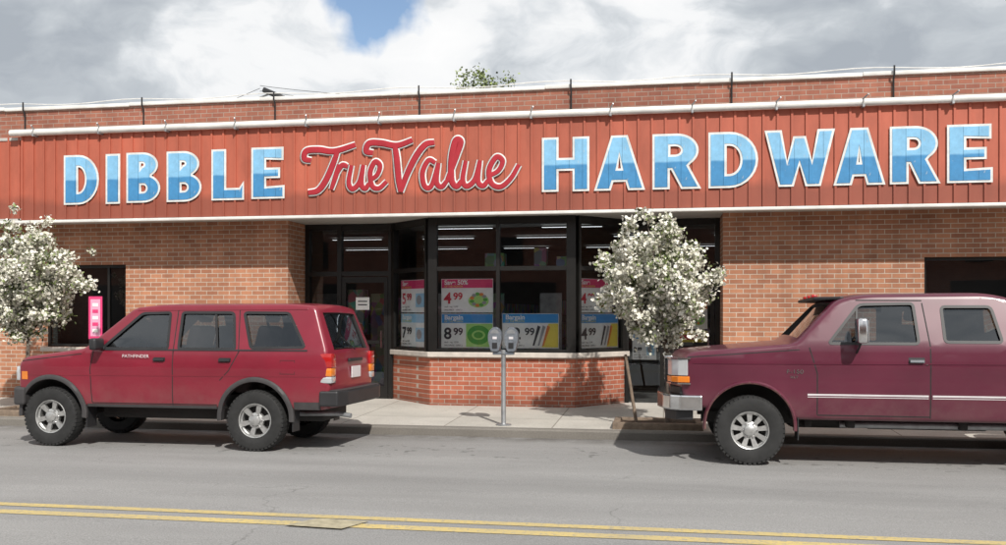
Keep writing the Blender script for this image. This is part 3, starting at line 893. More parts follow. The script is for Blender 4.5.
tube('stake', [(-.36, 12.9, 0), (-.52, 12.95, 1.0)], [.024, .020], M_wood, STK, 8)
tube('tie', [(-.50, 12.95, .86), (-.25, 12.96, .88), (.04, 12.95, .86)], .005, M_plastic, STK, 5)

# ------------------------------------------------------------------ vehicles
def clamp(v, a=0, b=1): return max(a, min(b, v))
def resample(pts, step, closed=False):
    out = []
    N = len(pts)
    for i in range(N if closed else N - 1):
        a = Vector(pts[i]); b = Vector(pts[(i + 1) % N])
        k = max(1, int((b - a).length / step))
        for j in range(k): out.append(tuple(a.lerp(b, j / k)))
    if not closed: out.append(tuple(pts[-1]))
    return out

class Car:
    def __init__(s, name, loc, rotx, W, hwf, bulge, crown):
        s.p = empty(name, loc, (rotx, 0, 0)); s.W = W; s.hwf = hwf; s.bulge = bulge; s.crown = crown
    def mp(s, x, u, z, inset=0):
        hw = s.hwf(x, z) - inset
        return Vector((x + s.bulge(x) * u * u, u * hw, z + s.crown(x, z) * (1 - u * u)))
    def hs(s, xf, z):
        x = xf
        for _ in range(3): x = xf - s.bulge(x)
        return s.hwf(x, z)
    def hull(s, name, outline, mats, bev=.04, inset=0, step=.12, ustep=(-.9, -.75, -.5, -.25, 0, .25, .5, .75, .9), mi=0, W=None):
        W = W or s.W
        bm = bmesh.new()
        a = [bm.verts.new((x, -W, z)) for x, z in outline]; b = [bm.verts.new((x, W, z)) for x, z in outline]
        n = len(outline)
        bm.faces.new(a); bm.faces.new(b[::-1])
        for i in range(n): bm.faces.new((a[i], b[i], b[(i + 1) % n], a[(i + 1) % n]))
        bmesh.ops.recalc_face_normals(bm, faces=bm.faces)
        if bev:
            ed = [e for e in bm.edges if abs(e.verts[0].co.y - e.verts[1].co.y) < 1e-5]
            bmesh.ops.bevel(bm, geom=ed, offset=bev, segments=3, profile=.5, affect='EDGES', clamp_overlap=False)
        bmesh.ops.triangulate(bm, faces=[f for f in bm.faces if len(f.verts) > 4])
        xs = [p[0] for p in outline]; zs = [p[1] for p in outline]
        def cut(co, no): bmesh.ops.bisect_plane(bm, geom=bm.verts[:] + bm.edges[:] + bm.faces[:], plane_co=co, plane_no=no, dist=1e-5)
        x = min(xs) + step
        while x < max(xs): cut((x, 0, 0), (1, 0, 0)); x += step
        z = min(zs) + step * .6
        while z < max(zs): cut((0, 0, z), (0, 0, 1)); z += step * .6
        for u in ustep: cut((0, u * W, 0), (0, 1, 0))
        for v in bm.verts: v.co = s.mp(v.co.x, v.co.y / W, v.co.z, inset)
        for f in bm.faces: f.material_index = mi
        bmesh.ops.remove_doubles(bm, verts=bm.verts, dist=1e-5)
        return bm_obj(name, bm, mats, s.p, True, 40)
    def prismY(s, poly, y0, y1, mi=1):
        bm = bmesh.new()
        a = [bm.verts.new((x, y0, z)) for x, z in poly]; b = [bm.verts.new((x, y1, z)) for x, z in poly]
        n = len(poly)
        bm.faces.new(a); bm.faces.new(b[::-1])
        for i in range(n): bm.faces.new((a[i], b[i], b[(i + 1) % n], a[(i + 1) % n]))
        for f in bm.faces: f.material_index = mi
        return bm_obj('cutter', bm, [M_dark, M_dark, M_plastic], s.p)
    def slant(s, pa, pb, wa, wb, th=.14, mi=1):
        pa = Vector(pa); pb = Vector(pb); d = (pb - pa).normalized(); nr = Vector((-d.y, d.x))
        bm = bmesh.new()
        vs = []
        for t in (-th, th):
            for (p, w) in ((pa, wa), (pb, wb)):
                q = p + nr * t
                for sg in (-1, 1): vs.append(bm.verts.new((q.x, sg * w, q.y)))
        for f in ((0, 1, 3, 2), (4, 6, 7, 5), (0, 4, 5, 1), (2, 3, 7, 6), (0, 2, 6, 4), (1, 5, 7, 3)): bm.faces.new([vs[i] for i in f]).material_index = mi
        return bm_obj('cutter', bm, [M_dark, M_dark, M_plastic], s.p)
    def cut(s, obj, cutter):
        md = obj.modifiers.new('b', 'BOOLEAN'); md.operation = 'DIFFERENCE'; md.solver = 'EXACT'; md.object = cutter
        dg = bpy.context.evaluated_depsgraph_get(); dg.update()
        me = bpy.data.meshes.new_from_object(obj.evaluated_get(dg), preserve_all_data_layers=True, depsgraph=dg)
        obj.modifiers.clear()
        if len(me.polygons) > 10: obj.data = me
        bpy.data.objects.remove(cutter, do_unlink=True)
    def ribbon(s, name, pts, w, off, m, closed=False, sides=(-1, 1), step=.07):
        P = [Vector(p) for p in resample(pts, step, closed)]
        for sd in sides:
            V, F = [], []
            n = len(P)
            for i in range(n):
                if closed: d = P[(i + 1) % n] - P[i - 1]
                else: d = P[min(i + 1, n - 1)] - P[max(i - 1, 0)]
                d.normalize(); q = Vector((-d.y, d.x)) * w / 2
                for (pp, o) in ((P[i] + q, -.01), (P[i] + q, off), (P[i] - q, off), (P[i] - q, -.01)):
                    V.append((pp.x, sd * (s.hs(pp.x, pp.y) + o), pp.y))
            for i in range(n if closed else n - 1):
                j = (i + 1) % n
                for k in range(3): F.append((i * 4 + k, j * 4 + k, j * 4 + k + 1, i * 4 + k + 1))
            if not closed:
                F.append((0, 1, 2, 3)); e = (n - 1) * 4; F.append((e, e + 3, e + 2, e + 1))
            mesh_obj(name, V, F, m, s.p)
    def patch(s, name, x0, x1, z0, z1, off, m, sides=(-1,)):
        zc = (z0 + z1) / 2
        s.ribbon(name, [(x0, zc), (x1, zc)], z1 - z0, off, m, sides=sides)
    def wheel(s, x, R, sd, yout, nsp=6, spw=.05, rimr=.205, tw=.22):
        E = lambda prof: [(r, yout * sd - sd * h) for r, h in prof]
        lathe('tyre', E([(rimr - .004, .03), (rimr + .006, .006), (rimr + .02, .000), (R - .07, -.006), (R - .03, .000), (R - .012, .018), (R, .05), (R, tw - .05), (R - .012, tw - .02), (R - .05, tw), (rimr, tw - .01)]), M_black, s.p, (x, 0, R), 48, ang=25, caps=False)
        V, F = [], []
        for k in range(44):
            a = 2 * math.pi * k / 44; da = .045
            for (h0, h1) in ((.004, .075), (.085, tw - .085), (tw - .075, tw - .004)):
                b0 = len(V); sh = .035 if h0 > .05 and h1 < tw - .05 else 0
                for rr_ in (R - .02, R + .004):
                    for aa in (a - da + sh, a + da + sh):
                        for h in (h0, h1):
                            rl = rr_ - (.010 if (h < .02 or h > tw - .02) else 0)
                            V.append((x + rl * math.cos(aa), yout * sd - sd * h, R + rl * math.sin(aa)))
                F += [tuple(b0 + i for i in f) for f in ((0, 1, 3, 2), (4, 6, 7, 5), (0, 4, 5, 1), (2, 3, 7, 6), (0, 2, 6, 4), (1, 5, 7, 3))]
        mesh_obj('tyre_tread', V, F, M_black, s.p)
        lathe('rim', E([(rimr + .004, .012), (rimr - .002, .004), (rimr - .012, .008), (rimr - .016, .035), (rimr - .03, .05), (rimr - .035, tw - .02)]), M_alloy, s.p, (x, 0, R), 40, caps=False)
        lathe('brake', E([(rimr - .034, .11), (0, .11)]), M_dark, s.p, (x, 0, R), 30, caps=False)
        lathe('hub', E([(.100, .085), (.095, .045), (.066, .034), (.058, .012), (.038, .004), (0, .002)]), M_alloy, s.p, (x, 0, R), 24, caps=False)
        V, F = [], []
        for k in range(nsp):
            a = 2 * math.pi * (k + .25) / nsp
            ca, sa = math.cos(a), math.sin(a)
            b0 = len(V)
            for (r, hw_, h) in ((.06, spw * .62, .042), (rimr - .014, spw, .026)):
                for t in (-hw_, hw_):
                    for dh in (0, .03): V.append((x + r * ca - t * sa, yout * sd - sd * (h + dh), R + r * sa + t * ca))
            F += [tuple(b0 + i for i in f) for f in ((0, 1, 3, 2), (4, 6, 7, 5), (0, 4, 5, 1), (2, 3, 7, 6), (0, 2, 6, 4), (1, 5, 7, 3))]
        mesh_obj('spokes', V, F, M_alloy, s.p)
        for k in range(6):
            a = 2 * math.pi * k / 6
            lathe('lug_nut', [(.011, yout * sd - sd * .05), (.011, yout * sd - sd * .026), (0, yout * sd - sd * .024)], M_chrome, s.p, (x + .080 * math.cos(a), 0, R + .080 * math.sin(a)), 6)
    def arch(s, x, zc, r0, r1, off, m, a0=-5, a1=185, sides=(-1, 1), inner=.06):
        for sd in sides:
            V, F = [], []
            n = 30
            for i in range(n + 1):
                a = rad(a0 + (a1 - a0) * i / n)
                for (r, o) in ((r0, -inner), (r0, off), ((r0 + r1) / 2, off + .006), (r1, off - .008), (r1 + .004, -.012)):
                    px, pz = x + r * math.cos(a), zc + r * math.sin(a)
                    V.append((px, sd * (s.hs(px, max(pz, .5)) + o), pz))
            for i in range(n):
                for k in range(4): F.append((i * 5 + k, (i + 1) * 5 + k, (i + 1) * 5 + k + 1, i * 5 + k + 1))
            mesh_obj('wheel_arch_trim', V, F, m, s.p, smooth=True, ang=40)
    def seats(s, xs, z0, w=.25, ys=(-.36, .36)):
        for x in xs:
            for y in ys:
                box('seat_base', x - .25, x + .22, y - w, y + w, z0, z0 + .28, M_seat, s.p, .05, 3)
                M = Matrix.Translation((x + .25, y, z0 + .25)) @ Matrix.Rotation(rad(14), 4, 'Y')
                box('seat_back', -.07, .07, -w, w, 0, .58, M_seat, s.p, .05, 3, M)
                M = Matrix.Translation((x + .40, y, z0 + .86)) @ Matrix.Rotation(rad(12), 4, 'Y')
                box('headrest', -.05, .05, -.13, .13, 0, .17, M_seat, s.p, .04, 3, M)

# ---- red four-door sport utility vehicle ------------------------------
def hw_suv(x, z):
    h = .835
    h -= .03 * clamp((.78 - z) / .28) ** 2
    h += .012 * math.exp(-((z - 1.0) / .10) ** 2)
    if z > 1.18: h -= (z - 1.18) * .24
    if x < 0: h -= .06 * clamp(-x / .55) ** 2
    if x > 3.2: h -= .025 * clamp((x - 3.2) / .5) ** 2
    return h
def bulge_suv(x):
    if x < 1.6: return .10 * clamp((1.6 - x) / 1.5)
    if x > 3.1: return -.045 * clamp((x - 3.1) / .5)
    return 0
SU = Car('parked_suv', (-7.48, 11.21, zroad(11.21)), -.02, .835, hw_suv, bulge_suv, lambda x, z: .03 * clamp((z - 1.0) / .2))
out = rounded([(-.50, .50, .05), (-.58, .74, .05), (-.57, 1.03, .05), (-.47, 1.10, .06), (.36, 1.205, .07), (1.01, 1.71, .08), (1.4, 1.75, .25), (3.1, 1.755, .2), (3.42, 1.73, .06), (3.63, 1.19, .07), (3.66, .74, .06), (3.58, .50, .05)])
body = SU.hull('body', out, [M_suvpaint, M_dark, M_plastic], bev=.035)
inn = rounded([(.62, 1.14, .05), (1.11, 1.64, .06), (1.45, 1.69, .1), (3.33, 1.68, .06), (3.53, 1.17, .05), (3.53, .66, .05), (.62, .66, .05)])
SU.cut(body, SU.hull('cav', inn, [M_dark, M_dark], bev=0, inset=.045, step=.3, mi=1))
w1 = rounded([(.69, 1.215, .03), (1.17, 1.645, .04), (1.54, 1.655, .03), (1.56, 1.215, .03)], 3)
w2 = rounded([(1.70, 1.215, .03), (1.70, 1.655, .03), (2.37, 1.655, .05), (2.43, 1.215, .03)], 3)
w3 = rounded([(2.63, 1.23, .04), (2.50, 1.655, .04), (3.07, 1.65, .04), (3.31, 1.24, .04)], 3)
for w in (w1, w2, w3): SU.cut(body, SU.prismY(w, -1.2, 1.2, 0))
SU.cut(body, SU.slant((.48, 1.255), (1.00, 1.660), .67, .60, .13, 0))
SU.cut(body, SU.slant((3.625, 1.22), (3.45, 1.665), .62, .57, .12, 0))
for xx in (0, 2.69):
    for sd in (-1, 1):
        SU.cut(body, SU.prismY(ell(xx, .40, .43, .43, 0, 360, 35)[:-1], sd * 1.1, sd * .48, 1))
smooth_me(body.data, 32)
gl = rounded([(.43, 1.16, .05), (1.03, 1.685, .08), (1.42, 1.725, .2), (3.1, 1.73, .1), (3.40, 1.705, .06), (3.60, 1.18, .05)])
SU.hull('window_glass', gl, [M_cglass], bev=.03, inset=.022, step=.3)
for w in (w1, w2, w3): SU.ribbon('window_seal', w, .032, .004, M_plastic, True, step=.15)
SU.ribbon('rear_door_divider', [(2.20, 1.22), (2.13, 1.65)], .03, -.004, M_plastic)
SU.ribbon('belt_seal', [(.66, 1.20), (3.34, 1.205)], .016, .006, M_plastic)
gap = .011
SU.ribbon('shut_line', [(.56, .55), (.54, .95), (.58, 1.18)], gap, .0015, M_black)
SU.ribbon('shut_line', [(1.63, .53), (1.64, 1.69)], gap, .0015, M_black)
SU.ribbon('shut_line', [(2.24, .84), (2.36, .96), (2.48, 1.18), (2.44, 1.68)], gap, .0015, M_black)
SU.ribbon('shut_line', [(.56, .545), (2.2, .545)], gap, .0015, M_black)
SU.ribbon('hood_line', [(-.42, 1.05), (.42, 1.145)], gap, .0015, M_black)
SU.ribbon('roof_gutter', [(1.10, 1.69), (3.30, 1.70)], .02, .006, M_suvpaint)
SU.ribbon('body_crease', [(-.35, .88), (3.53, .90)], .012, .004, M_suvpaint)
SU.arch(0, .40, .43, .485, .024, M_clad)
SU.arch(2.69, .40, .43, .485, .024, M_clad)
SU.ribbon('rocker', [(.50, .515), (2.20, .515)], .035, .008, M_clad)
SU.ribbon('rocker_rear', [(3.18, .55), (3.50, .55)], .09, .008, M_clad)
for xx, zz in ((1.46, 1.08), (2.31, 1.08)):
    SU.patch('door_handle_recess', xx - .075, xx + .075, zz - .02, zz + .03, .002, M_plastic, sides=(-1, 1))
    SU.patch('door_handle', xx - .07, xx + .07, zz - .008, zz + .018, .03, M_plastic, sides=(-1, 1))
SU.ribbon('fuel_door_gap', [(3.01, .925), (3.19, .925), (3.19, 1.085), (3.01, 1.085)], .007, .002, M_black, True, sides=(-1,), step=.3)
for sd in (-1, 1):
    for nm, z0, z1, m_ in (('tail_red', 1.00, 1.17, M_redlens), ('tail_amber', .90, .998, M_amber), ('tail_clear', .82, .898, M_lamp), ):
        box(nm, 3.49, 3.64, min(sd * .66, sd * .824), max(sd * .66, sd * .824), z0, z1, m_, SU.p, .012)
bp = [(3.50, -.86), (3.72, -.83), (3.77, -.60), (3.78, .60), (3.72, .83), (3.50, .86)]
prism('rear_bumper', bp, .55, .73, M_plastic, SU.p, .02)
prism('rear_bumper_step', [(3.53, -.80), (3.71, -.78), (3.76, -.55), (3.76, .55), (3.71, .78), (3.53, .80)], .732, .740, M_clad, SU.p)
box('licence_plate', 3.655, 3.67, -.16, .16, .86, 1.0, M_whitepaint, SU.p)
box('tailgate_handle', 3.64, 3.665, -.25, .25, 1.06, 1.10, M_plastic, SU.p, .005)
tube('rear_wiper', [(3.66, -.05, 1.21), (3.59, -.35, 1.36)], .008, M_plastic, SU.p, 6)
prism('front_bumper', [(-.36, -.84), (-.52, -.81), (-.66, -.62), (-.70, 0), (-.66, .62), (-.52, .81), (-.36, .84)], .50, .72, M_clad, SU.p, .025)
box('grille', -.575, -.50, -.42, .42, .78, .97, M_plastic, SU.p, .01)
for sd in (-1, 1):
    a, b_ = sorted((sd * .46, sd * .70))
    box('headlamp', -.575, -.50, a, b_, .80, .98, M_lamp, SU.p, .015)
    SU.ribbon('corner_lamp', [(-.43, .87), (-.34, .87)], .10, .006, M_amber, sides=(sd,))
for sd in (-1, 1):
    for xx in (0, 2.69): SU.wheel(xx, .365, sd, .835, 6, .034)
    a, b_ = sorted((sd * .60, sd * .80))
    box('mud_flap', .47, .482, a, b_, .24, .55, M_plastic, SU.p)
    box('mud_flap', 3.15, 3.162, a, b_, .24, .55, M_plastic, SU.p)
    M = Matrix.Translation((.68, sd * .93, 1.265))
    box('door_mirror', -.045, .05, -.10, .10, -.07, .075, M_plastic, SU.p, .03, 3, M)
    a, b_ = sorted((sd * .74, sd * .86))
    box('mirror_arm', .66, .74, a, b_, 1.20, 1.24, M_plastic, SU.p, .01)
box('underbody', .45, 3.4, -.42, .42, .33, .52, M_dark, SU.p, .03)
for xx in (0, 2.69):
    tube('axle', [(xx, -.72, .365), (xx, .72, .365)], .045, M_dark, SU.p, 10)
lathe('diff', [(0, -.14), (.10, -.10), (.13, 0), (.10, .10), (0, .14)], M_dark, SU.p, (2.69, .1, .365), 16)
tube('exhaust', [(2.9, -.45, .42), (3.6, -.50, .44), (3.78, -.52, .42)], .03, M_steel, SU.p, 10)
SU.seats((1.40, 2.30), .68)
lathe('steering_wheel', [(.17, -.012), (.19, 0), (.17, .012), (.155, 0), (.17, -.012)], M_plastic, SU.p, (.95, -.36, 1.16), 24, axis='X')
box('dashboard', .60, .84, -.72, .72, .97, 1.16, M_dark, SU.p, .04)
text('door_script', 'PATHFINDER', .055, (.98, -.862, 1.105), 0, M_whitepaint, SU.p, .0005, sx=1.1)

# ---- maroon extended cab pickup ---------------------------------------
def hw_tr(x, z):
    h = .975
    h -= .035 * clamp((.85 - z) / .35) ** 2
    h += .014 * math.exp(-((z - 1.10) / .09) ** 2)
    if z > 1.29: h -= (z - 1.29) * .30
    if x < -.1: h -= .07 * clamp((-.1 - x) / .7) ** 2
    return h
def bulge_tr(x):
    return .15 * clamp((1.2 - x) / 1.9)
TR = Car('parked_pickup_truck', (.92, 11.33, zroad(11.33)), -.02, .975, hw_tr, bulge_tr, lambda x, z: .035 * clamp((z - 1.1) / .2))
out = rounded([(-.74, .62, .06), (-.86, .76, .06), (-.87, 1.12, .07), (-.76, 1.22, .09), (.42, 1.315, .08), (.90, 1.79, .10), (1.2, 1.85, .25), (2.45, 1.86, .2), (2.70, 1.80, .09), (2.80, 1.30, .07), (2.82, .50, .06), (.45, .50, .06)])
cab = TR.hull('cab', out, [M_trpaint, M_dark, M_plastic])
inn = rounded([(.70, 1.22, .05), (1.02, 1.72, .06), (1.3, 1.79, .1), (2.62, 1.76, .06), (2.72, 1.25, .05), (2.72, .68, .05), (.70, .68, .05)])
TR.cut(cab, TR.hull('cav', inn, [M_dark, M_dark], bev=0, inset=.05, step=.3, mi=1))
t1 = rounded([(.82, 1.325, .03), (1.15, 1.745, .05), (1.70, 1.755, .04), (1.73, 1.325, .04)], 3)
t2 = rounded([(1.99, 1.345, .04), (1.98, 1.72, .04), (2.47, 1.72, .05), (2.55, 1.345, .04)], 3)
for w in (t1, t2): TR.cut(cab, TR.prismY(w, -1.3, 1.3, 0))
TR.cut(cab, TR.slant((.52, 1.375), (.905, 1.745), .80, .70, .13, 0))
TR.cut(cab, TR.slant((2.80, 1.36), (2.71, 1.72), .65, .60, .10, 0))
for sd in (-1, 1):
    TR.cut(cab, TR.prismY(ell(0, .42, .465, .465, 0, 360, 35)[:-1], sd * 1.3, sd * .55, 1))
smooth_me(cab.data, 32)
gl = rounded([(.47, 1.27, .05), (.915, 1.765, .08), (1.2, 1.825, .2), (2.45, 1.835, .2), (2.68, 1.78, .06), (2.775, 1.27, .05)])
TR.hull('window_glass', gl, [M_cglass], bev=.03, inset=.022, step=.3)
for w in (t1, t2): TR.ribbon('window_seal', w, .03, .005, M_plastic, True, step=.15)
TR.ribbon('vent_post', [(1.10, 1.33), (1.13, 1.73)], .02, -.004, M_plastic)
def hull_bed():
    o2 = rounded([(2.86, .55, .06), (2.86, 1.30, .06), (4.82, 1.30, .06), (4.86, .60, .06)])
    b = TR.hull('cargo_bed', o2, [M_trpaint, M_dark, M_plastic], step=.2)
    TR.cut(b, TR.prismY([(2.93, .80), (4.78, .80), (4.78, 1.6), (2.93, 1.6)], -.86, .86, 1))
    for sd in (-1, 1): TR.cut(b, TR.prismY(ell(3.53, .42, .465, .465, 0, 360, 35)[:-1], sd * 1.3, sd * .55, 1))
    smooth_me(b.data, 32)
hull_bed()
for pts in ([(.70, .56), (.70, 1.0), (.62, 1.28)], [(1.84, .54), (1.84, 1.30), (1.79, 1.76)], [(.70, .555), (1.84, .555)], [(1.12, 1.79), (1.79, 1.785)]):
    TR.ribbon('shut_line', pts, .012, .0015, M_black)
TR.ribbon('hood_line', [(-.66, 1.165), (.52, 1.255)], .011, .0015, M_black)
TR.ribbon('fender_crease', [(-.6, 1.10), (2.8, 1.12)], .014, .004, M_trpaint)
for z, w in ((.775, .018), (.750, .007)):
    TR.ribbon('pinstripe', [(.60, z), (1.82, z)], w, .003, M_whitepaint)
    TR.ribbon('pinstripe', [(1.86, z), (2.80, z)], w, .003, M_whitepaint)
    TR.ribbon('pinstripe', [(4.05, z), (4.8, z)], w, .003, M_whitepaint)
TR.arch(0, .42, .462, .495, .010, M_trpaint)
TR.arch(3.53, .42, .462, .495, .010, M_trpaint)
TR.patch('door_handle_recess', 1.62, 1.78, 1.12, 1.18, .002, M_plastic, sides=(-1, 1))
TR.patch('door_handle', 1.63, 1.77, 1.13, 1.155, .03, M_chrome, sides=(-1, 1))
TR.patch('lock', 1.79, 1.815, 1.10, 1.12, .004, M_chrome, sides=(-1,))
text('fender_script', 'F-150', .06, (.38, -.985, 1.0), 0, M_chrome, TR.p, .001, sx=1.3)
text('fender_script_small', 'XLT', .035, (.42, -.982, .95), 0, M_chrome, TR.p, .001, sx=1.3)
prism('front_bumper', [(-.50, -.985), (-.74, -.975), (-.85, -.90), (-.93, -.72), (-.99, -.35), (-.99, .35), (-.93, .72), (-.85, .90), (-.74, .975), (-.50, .985), (-.50, .93), (-.50, -.93)], .58, .75, M_chrome, TR.p, .02)
prism('front_valance', [(-.60, -.90), (-.78, -.87), (-.90, -.65), (-.92, .65), (-.78, .87), (-.60, .90)], .47, .575, M_plastic, TR.p, .01)
prism('bumper_gap', [(-.60, -.9), (-.74, -.86), (-.84, -.6), (-.86, .6), (-.74, .86), (-.60, .9)], .755, .83, M_plastic, TR.p)
box('grille', -.905, -.80, -.58, .58, .86, 1.14, M_plastic, TR.p, .02)
for k in range(4): box('grille_bar', -.915, -.90, -.56, .56, .90 + k * .06, .915 + k * .06, M_chrome, TR.p)
box('grille_surround', -.912, -.82, -.60, .60, 1.142, 1.17, M_chrome, TR.p, .005)
for sd in (-1, 1):
    pl = [(-.88, .60), (-.87, .70), (-.83, .83), (-.76, .915), (-.66, .945), (-.60, .60)]
    prism('headlamp', [(x, y * sd) for x, y in pl], .96, 1.14, M_lamp, TR.p, .008)
    pl = [(-.885, .60), (-.875, .70), (-.835, .835), (-.765, .922), (-.64, .955), (-.60, .60)]
    prism('marker_lamp', [(x, y * sd) for x, y in pl], .885, .952, M_amber, TR.p, .008)
    pl = [(-.892, .58), (-.88, .705), (-.84, .84), (-.77, .930), (-.63, .960), (-.60, .60)]
    prism('lamp_bezel', [(x, y * sd) for x, y in pl], 1.144, 1.158, M_chrome, TR.p)
    prism('lamp_bezel', [(x, y * sd) for x, y in pl], .866, .881, M_chrome, TR.p)
    for xx in (0, 3.53): TR.wheel(xx, .375, sd, .965, 9, .030, .205, .23)
    M = Matrix.Translation((1.12, sd * 1.13, 1.46))
    box('mirror_head', -.05, .05, -.10, .10, -.13, .13, M_chrome, TR.p, .025, 3, M)
    box('mirror_glass', 1.172, 1.176, min(sd * 1.045, sd * 1.215), max(sd * 1.045, sd * 1.215), 1.35, 1.57, M_lamp, TR.p)
    tube('mirror_arm', [(1.10, sd * .93, 1.20), (1.11, sd * 1.06, 1.28), (1.12, sd * 1.12, 1.34)], .012, M_plastic, TR.p, 8)
    tube('mirror_arm', [(1.06, sd * .90, 1.36), (1.10, sd * 1.04, 1.42)], .012, M_plastic, TR.p, 8)
    a, b_ = sorted((sd * .70, sd * .94))
    box('mud_flap', .50, .512, a, b_, .28, .56, M_plastic, TR.p)
    box('tail_lamp', 4.80, 4.875, min(sd * .84, sd * .985), max(sd * .84, sd * .985), .85, 1.20, M_redlens, TR.p, .01)
prism('sun_visor', [(.72, -.62), (.98, -.72), (1.02, -.72), (1.02, .72), (.98, .72), (.72, .62)], 1.80, 1.835, M_plastic, TR.p, .01)
for k in range(3): box('visor_light', .735, .80, -.35 + k * .3, -.25 + k * .3, 1.836, 1.87, M_redlens, TR.p, .01)
prism('rear_bumper', [(4.86, -.95), (5.0, -.93), (5.02, .93), (4.86, .95)], .55, .72, M_chrome, TR.p, .02)
box('frame_rail', -.5, 4.7, -.50, -.40, .42, .54, M_dark, TR.p)
box('frame_rail_2', -.5, 4.7, .40, .50, .42, .54, M_dark, TR.p)
box('fuel_tank', 1.3, 2.6, -.40, .05, .36, .55, M_dark, TR.p, .04)
box('transmission', .5, 1.2, -.18, .18, .34, .56, M_dark, TR.p, .05)
for xx in (0, 3.53): tube('axle', [(xx, -.82, .375), (xx, .82, .375)], .05, M_dark, TR.p, 10)
lathe('diff', [(0, -.14), (.12, -.10), (.15, 0), (.12, .10), (0, .14)], M_dark, TR.p, (0, .25, .375), 16)
tube('exhaust', [(1.0, -.55, .42), (2.4, -.62, .43), (3.1, -.62, .43)], .035, M_steel, TR.p, 10)
for xx in (.60, 1.05, 2.2): box('bracket', xx, xx + .08, -.72, -.50, .40, .50, M_dark, TR.p, .01)
TR.seats((1.55,), .72)
box('rear_seat', 2.35, 2.6, -.7, .7, .72, 1.25, M_seat, TR.p, .05)
lathe('steering_wheel', [(.18, -.012), (.20, 0), (.18, .012), (.165, 0), (.18, -.012)], M_plastic, TR.p, (1.12, -.42, 1.26), 24, axis='X')
box('dashboard', .72, .98, -.80, .80, 1.02, 1.26, M_dark, TR.p, .04)

# ------------------------------------------------------------------ things behind the parapet
SL = empty('street_lamp', (0, 0, 0))
yy = 33.5; xb = -14.6
tube('mast', [(xb - 1.8, yy, 0), (xb - 1.8, yy, 9.0)], [.10, .07], M_steel, SL, 10)
tube('arm', [(xb - 1.8, yy, 9.0), (xb - 1.2, yy, 9.6), (xb - .3, yy, 9.88)], .035, M_steel, SL, 8)
M = Matrix.Translation((xb, yy, 9.85)) @ Matrix.Rotation(rad(24), 4, 'Y')
box('lamp_head', -.5, .5, -.18, .18, -.10, .10, M_plastic, SL, .05, 3, M)
W = empty('overhead_cables')
def cable(a, b, sag, r=.010):
    a = Vector(a); b = Vector(b)
    tube('cable', [a.lerp(b, t / 16) - Vector((0, 0, sag * 4 * (t / 16) * (1 - t / 16))) for t in range(17)], r, M_plastic, W, 5)
cable((-26, 33, 7.9), (-15, 33, 10.0), .5)
cable((-15, 33, 10.1), (-7.0, 35.5, 9.95), .18)
cable((-15, 33, 9.9), (-7.0, 35.5, 9.8), .25)
def far_tree(name, c, r, n, seed):
    rnd = random.Random(seed); V, F, MI = [], [], []
    T = empty(name, (c[0], c[1], 0))
    tube('trunk', [(0, 0, 0), (0.1, 0, c[2] * .5), (0, 0, c[2])], [.3, .2, .08], M_bark, T, 8)
    cl = [Vector((rnd.gauss(0, .4) * r, rnd.gauss(0, .4) * r, c[2] + rnd.gauss(0, .38) * r)) for _ in range(34)]
    for p in cl:
        for i in range(n):
            q = p + Vector((rnd.gauss(0, 1), rnd.gauss(0, 1), rnd.gauss(0, 1))) * r * .16
            s = rnd.uniform(.03, .07); a = Vector((rnd.gauss(0, 1), rnd.gauss(0, 1), rnd.gauss(0, 1))).normalized()
            b2 = a.cross(Vector((rnd.gauss(0, 1), rnd.gauss(0, 1), rnd.gauss(0, 1)))).normalized(); i0 = len(V)
            V += [tuple(q + a * s), tuple(q + b2 * s), tuple(q - a * s), tuple(q - b2 * s)]; F.append((i0, i0 + 1, i0 + 2, i0 + 3)); MI.append(rnd.choice((0, 0, 1)))
    mesh_obj('foliage', V, F, [L_green, L_dark], T, mi=MI)
far_tree('tree', (-7.0, 36, 9.95), 1.1, 70, 5)

# ------------------------------------------------------------------ opposite side of the street (seen only in reflections)
OB = empty('brick_commercial_building')
box('walls', -30, 26, -22, -12, -.1, 5.4, M_brick_par, OB)
box('cornice', -30.2, 26.2, -22.2, -11.8, 5.4, 5.7, M_soffit, OB)
for k in range(11):
    xx = -28 + k * 5
    box('shop_window_%d' % k, xx, xx + 3.2, -12.0, -11.95, .6, 2.9, M_frame, OB)
    box('upper_window_%d' % k, xx + .6, xx + 1.7, -12.0, -11.95, 3.7, 5.0, M_frame, OB)
UP = empty('utility_pole')
tube('pole', [(-3.2, -3.2, 0), (-3.2, -3.2, 9.5)], [.15, .10], M_wood, UP, 12)
box('crossarm', -4.3, -2.1, -3.26, -3.14, 8.6, 8.74, M_wood, UP)

# ------------------------------------------------------------------ world
w = bpy.data.worlds.new('World'); sc.world = w; w.use_nodes = True
nt = w.node_tree; nt.nodes.clear()
wo = nn(nt, 'ShaderNodeOutputWorld')
sky = nn(nt, 'ShaderNodeTexSky'); sky.sky_type = 'NISHITA'; sky.sun_disc = False
EL = 43; AZ = 30
sky.sun_elevation = rad(EL); sky.sun_rotation = rad(180 - AZ)
bg1 = nn(nt, 'ShaderNodeBackground'); bg1.inputs[1].default_value = .14
nt.links.new(sky.outputs[0], bg1.inputs[0])
tc = nn(nt, 'ShaderNodeTexCoord').outputs['Generated']
v1 = scaled(nt, tc, (1, 1, 1.7))
wz = nn(nt, 'ShaderNodeTexNoise'); wz.inputs['Scale'].default_value = 5; wz.inputs['Detail'].default_value = 3
nt.links.new(v1, wz.inputs['Vector'])
wsub = nn(nt, 'ShaderNodeVectorMath', operation='SCALE'); nt.links.new(wz.outputs['Color'], wsub.inputs[0]); wsub.inputs['Scale'].default_value = .22
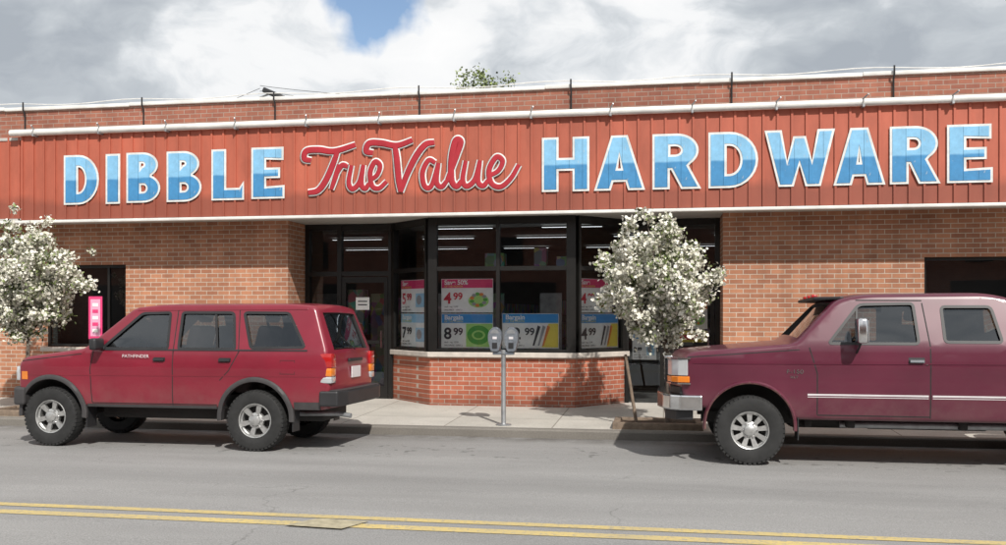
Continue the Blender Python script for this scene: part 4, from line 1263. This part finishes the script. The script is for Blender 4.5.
wadd = nn(nt, 'ShaderNodeVectorMath', operation='ADD'); nt.links.new(v1, wadd.inputs[0]); nt.links.new(wsub.outputs[0], wadd.inputs[1])
big = noise(nt, wadd.outputs[0], 2.6, 8, .57, 0)
vo = nn(nt, 'ShaderNodeTexVoronoi', feature='F1'); vo.inputs['Scale'].default_value = 11
nt.links.new(wadd.outputs[0], vo.inputs['Vector'])
bil = mathn(nt, 'SUBTRACT', .5, vo.outputs['Distance'])
f = mathn(nt, 'ADD', big, mathn(nt, 'MULTIPLY', bil, .10))
ccol = ramp(nt, f, [(.38, (.42, .46, .51)), (.46, (.56, .60, .64)), (.51, (.76, .79, .82)), (.55, (.93, .94, .95)), (.66, (1, 1, 1))])
bg2 = nn(nt, 'ShaderNodeBackground'); bg2.inputs[1].default_value = 1.0
nt.links.new(ccol, bg2.inputs[0])
wn = nn(nt, 'ShaderNodeTexNoise'); wn.inputs['Scale'].default_value = 9; wn.inputs['Detail'].default_value = 6
nt.links.new(tc, wn.inputs['Vector'])
sub = nn(nt, 'ShaderNodeVectorMath', operation='SUBTRACT'); nt.links.new(wn.outputs['Color'], sub.inputs[0]); sub.inputs[1].default_value = (.5, .5, .5)
scl = nn(nt, 'ShaderNodeVectorMath', operation='SCALE'); nt.links.new(sub.outputs[0], scl.inputs[0]); scl.inputs['Scale'].default_value = .20
add = nn(nt, 'ShaderNodeVectorMath', operation='ADD'); nt.links.new(tc, add.inputs[0]); nt.links.new(scl.outputs[0], add.inputs[1])
dst = nn(nt, 'ShaderNodeVectorMath', operation='DISTANCE'); nt.links.new(add.outputs[0], dst.inputs[0]); dst.inputs[1].default_value = (-.30, .90, .312)
gapf = ramp(nt, dst.outputs['Value'], [(.035, 0), (.062, 1)])
mx = nn(nt, 'ShaderNodeMixShader')
nt.links.new(gapf, mx.inputs[0]); nt.links.new(bg1.outputs[0], mx.inputs[1]); nt.links.new(bg2.outputs[0], mx.inputs[2])
nt.links.new(mx.outputs[0], wo.inputs[0])

sun = bpy.data.lights.new('sun', 'SUN'); sun.energy = 4.5; sun.angle = rad(.8); sun.color = (1, .955, .89)
so = bpy.data.objects.new('sun', sun)
Sd = Vector((math.sin(rad(AZ)) * math.cos(rad(EL)), -math.cos(rad(AZ)) * math.cos(rad(EL)), math.sin(rad(EL))))
so.rotation_euler = Sd.to_track_quat('Z', 'Y').to_euler(); so.location = Sd * 40
link(so)

cam = bpy.data.cameras.new('camera'); cam.lens = 36 * 930 / 1006; cam.sensor_width = 36; cam.shift_y = 38.5 / 1006
cam.clip_end = 1500
co = bpy.data.objects.new('camera', cam); co.location = (0, 0, 1.6); co.rotation_euler = (rad(90), 0, rad(9.8))
link(co); sc.camera = co
sc.view_settings.view_transform = 'Standard'; sc.view_settings.look = 'None'; sc.view_settings.exposure = 0
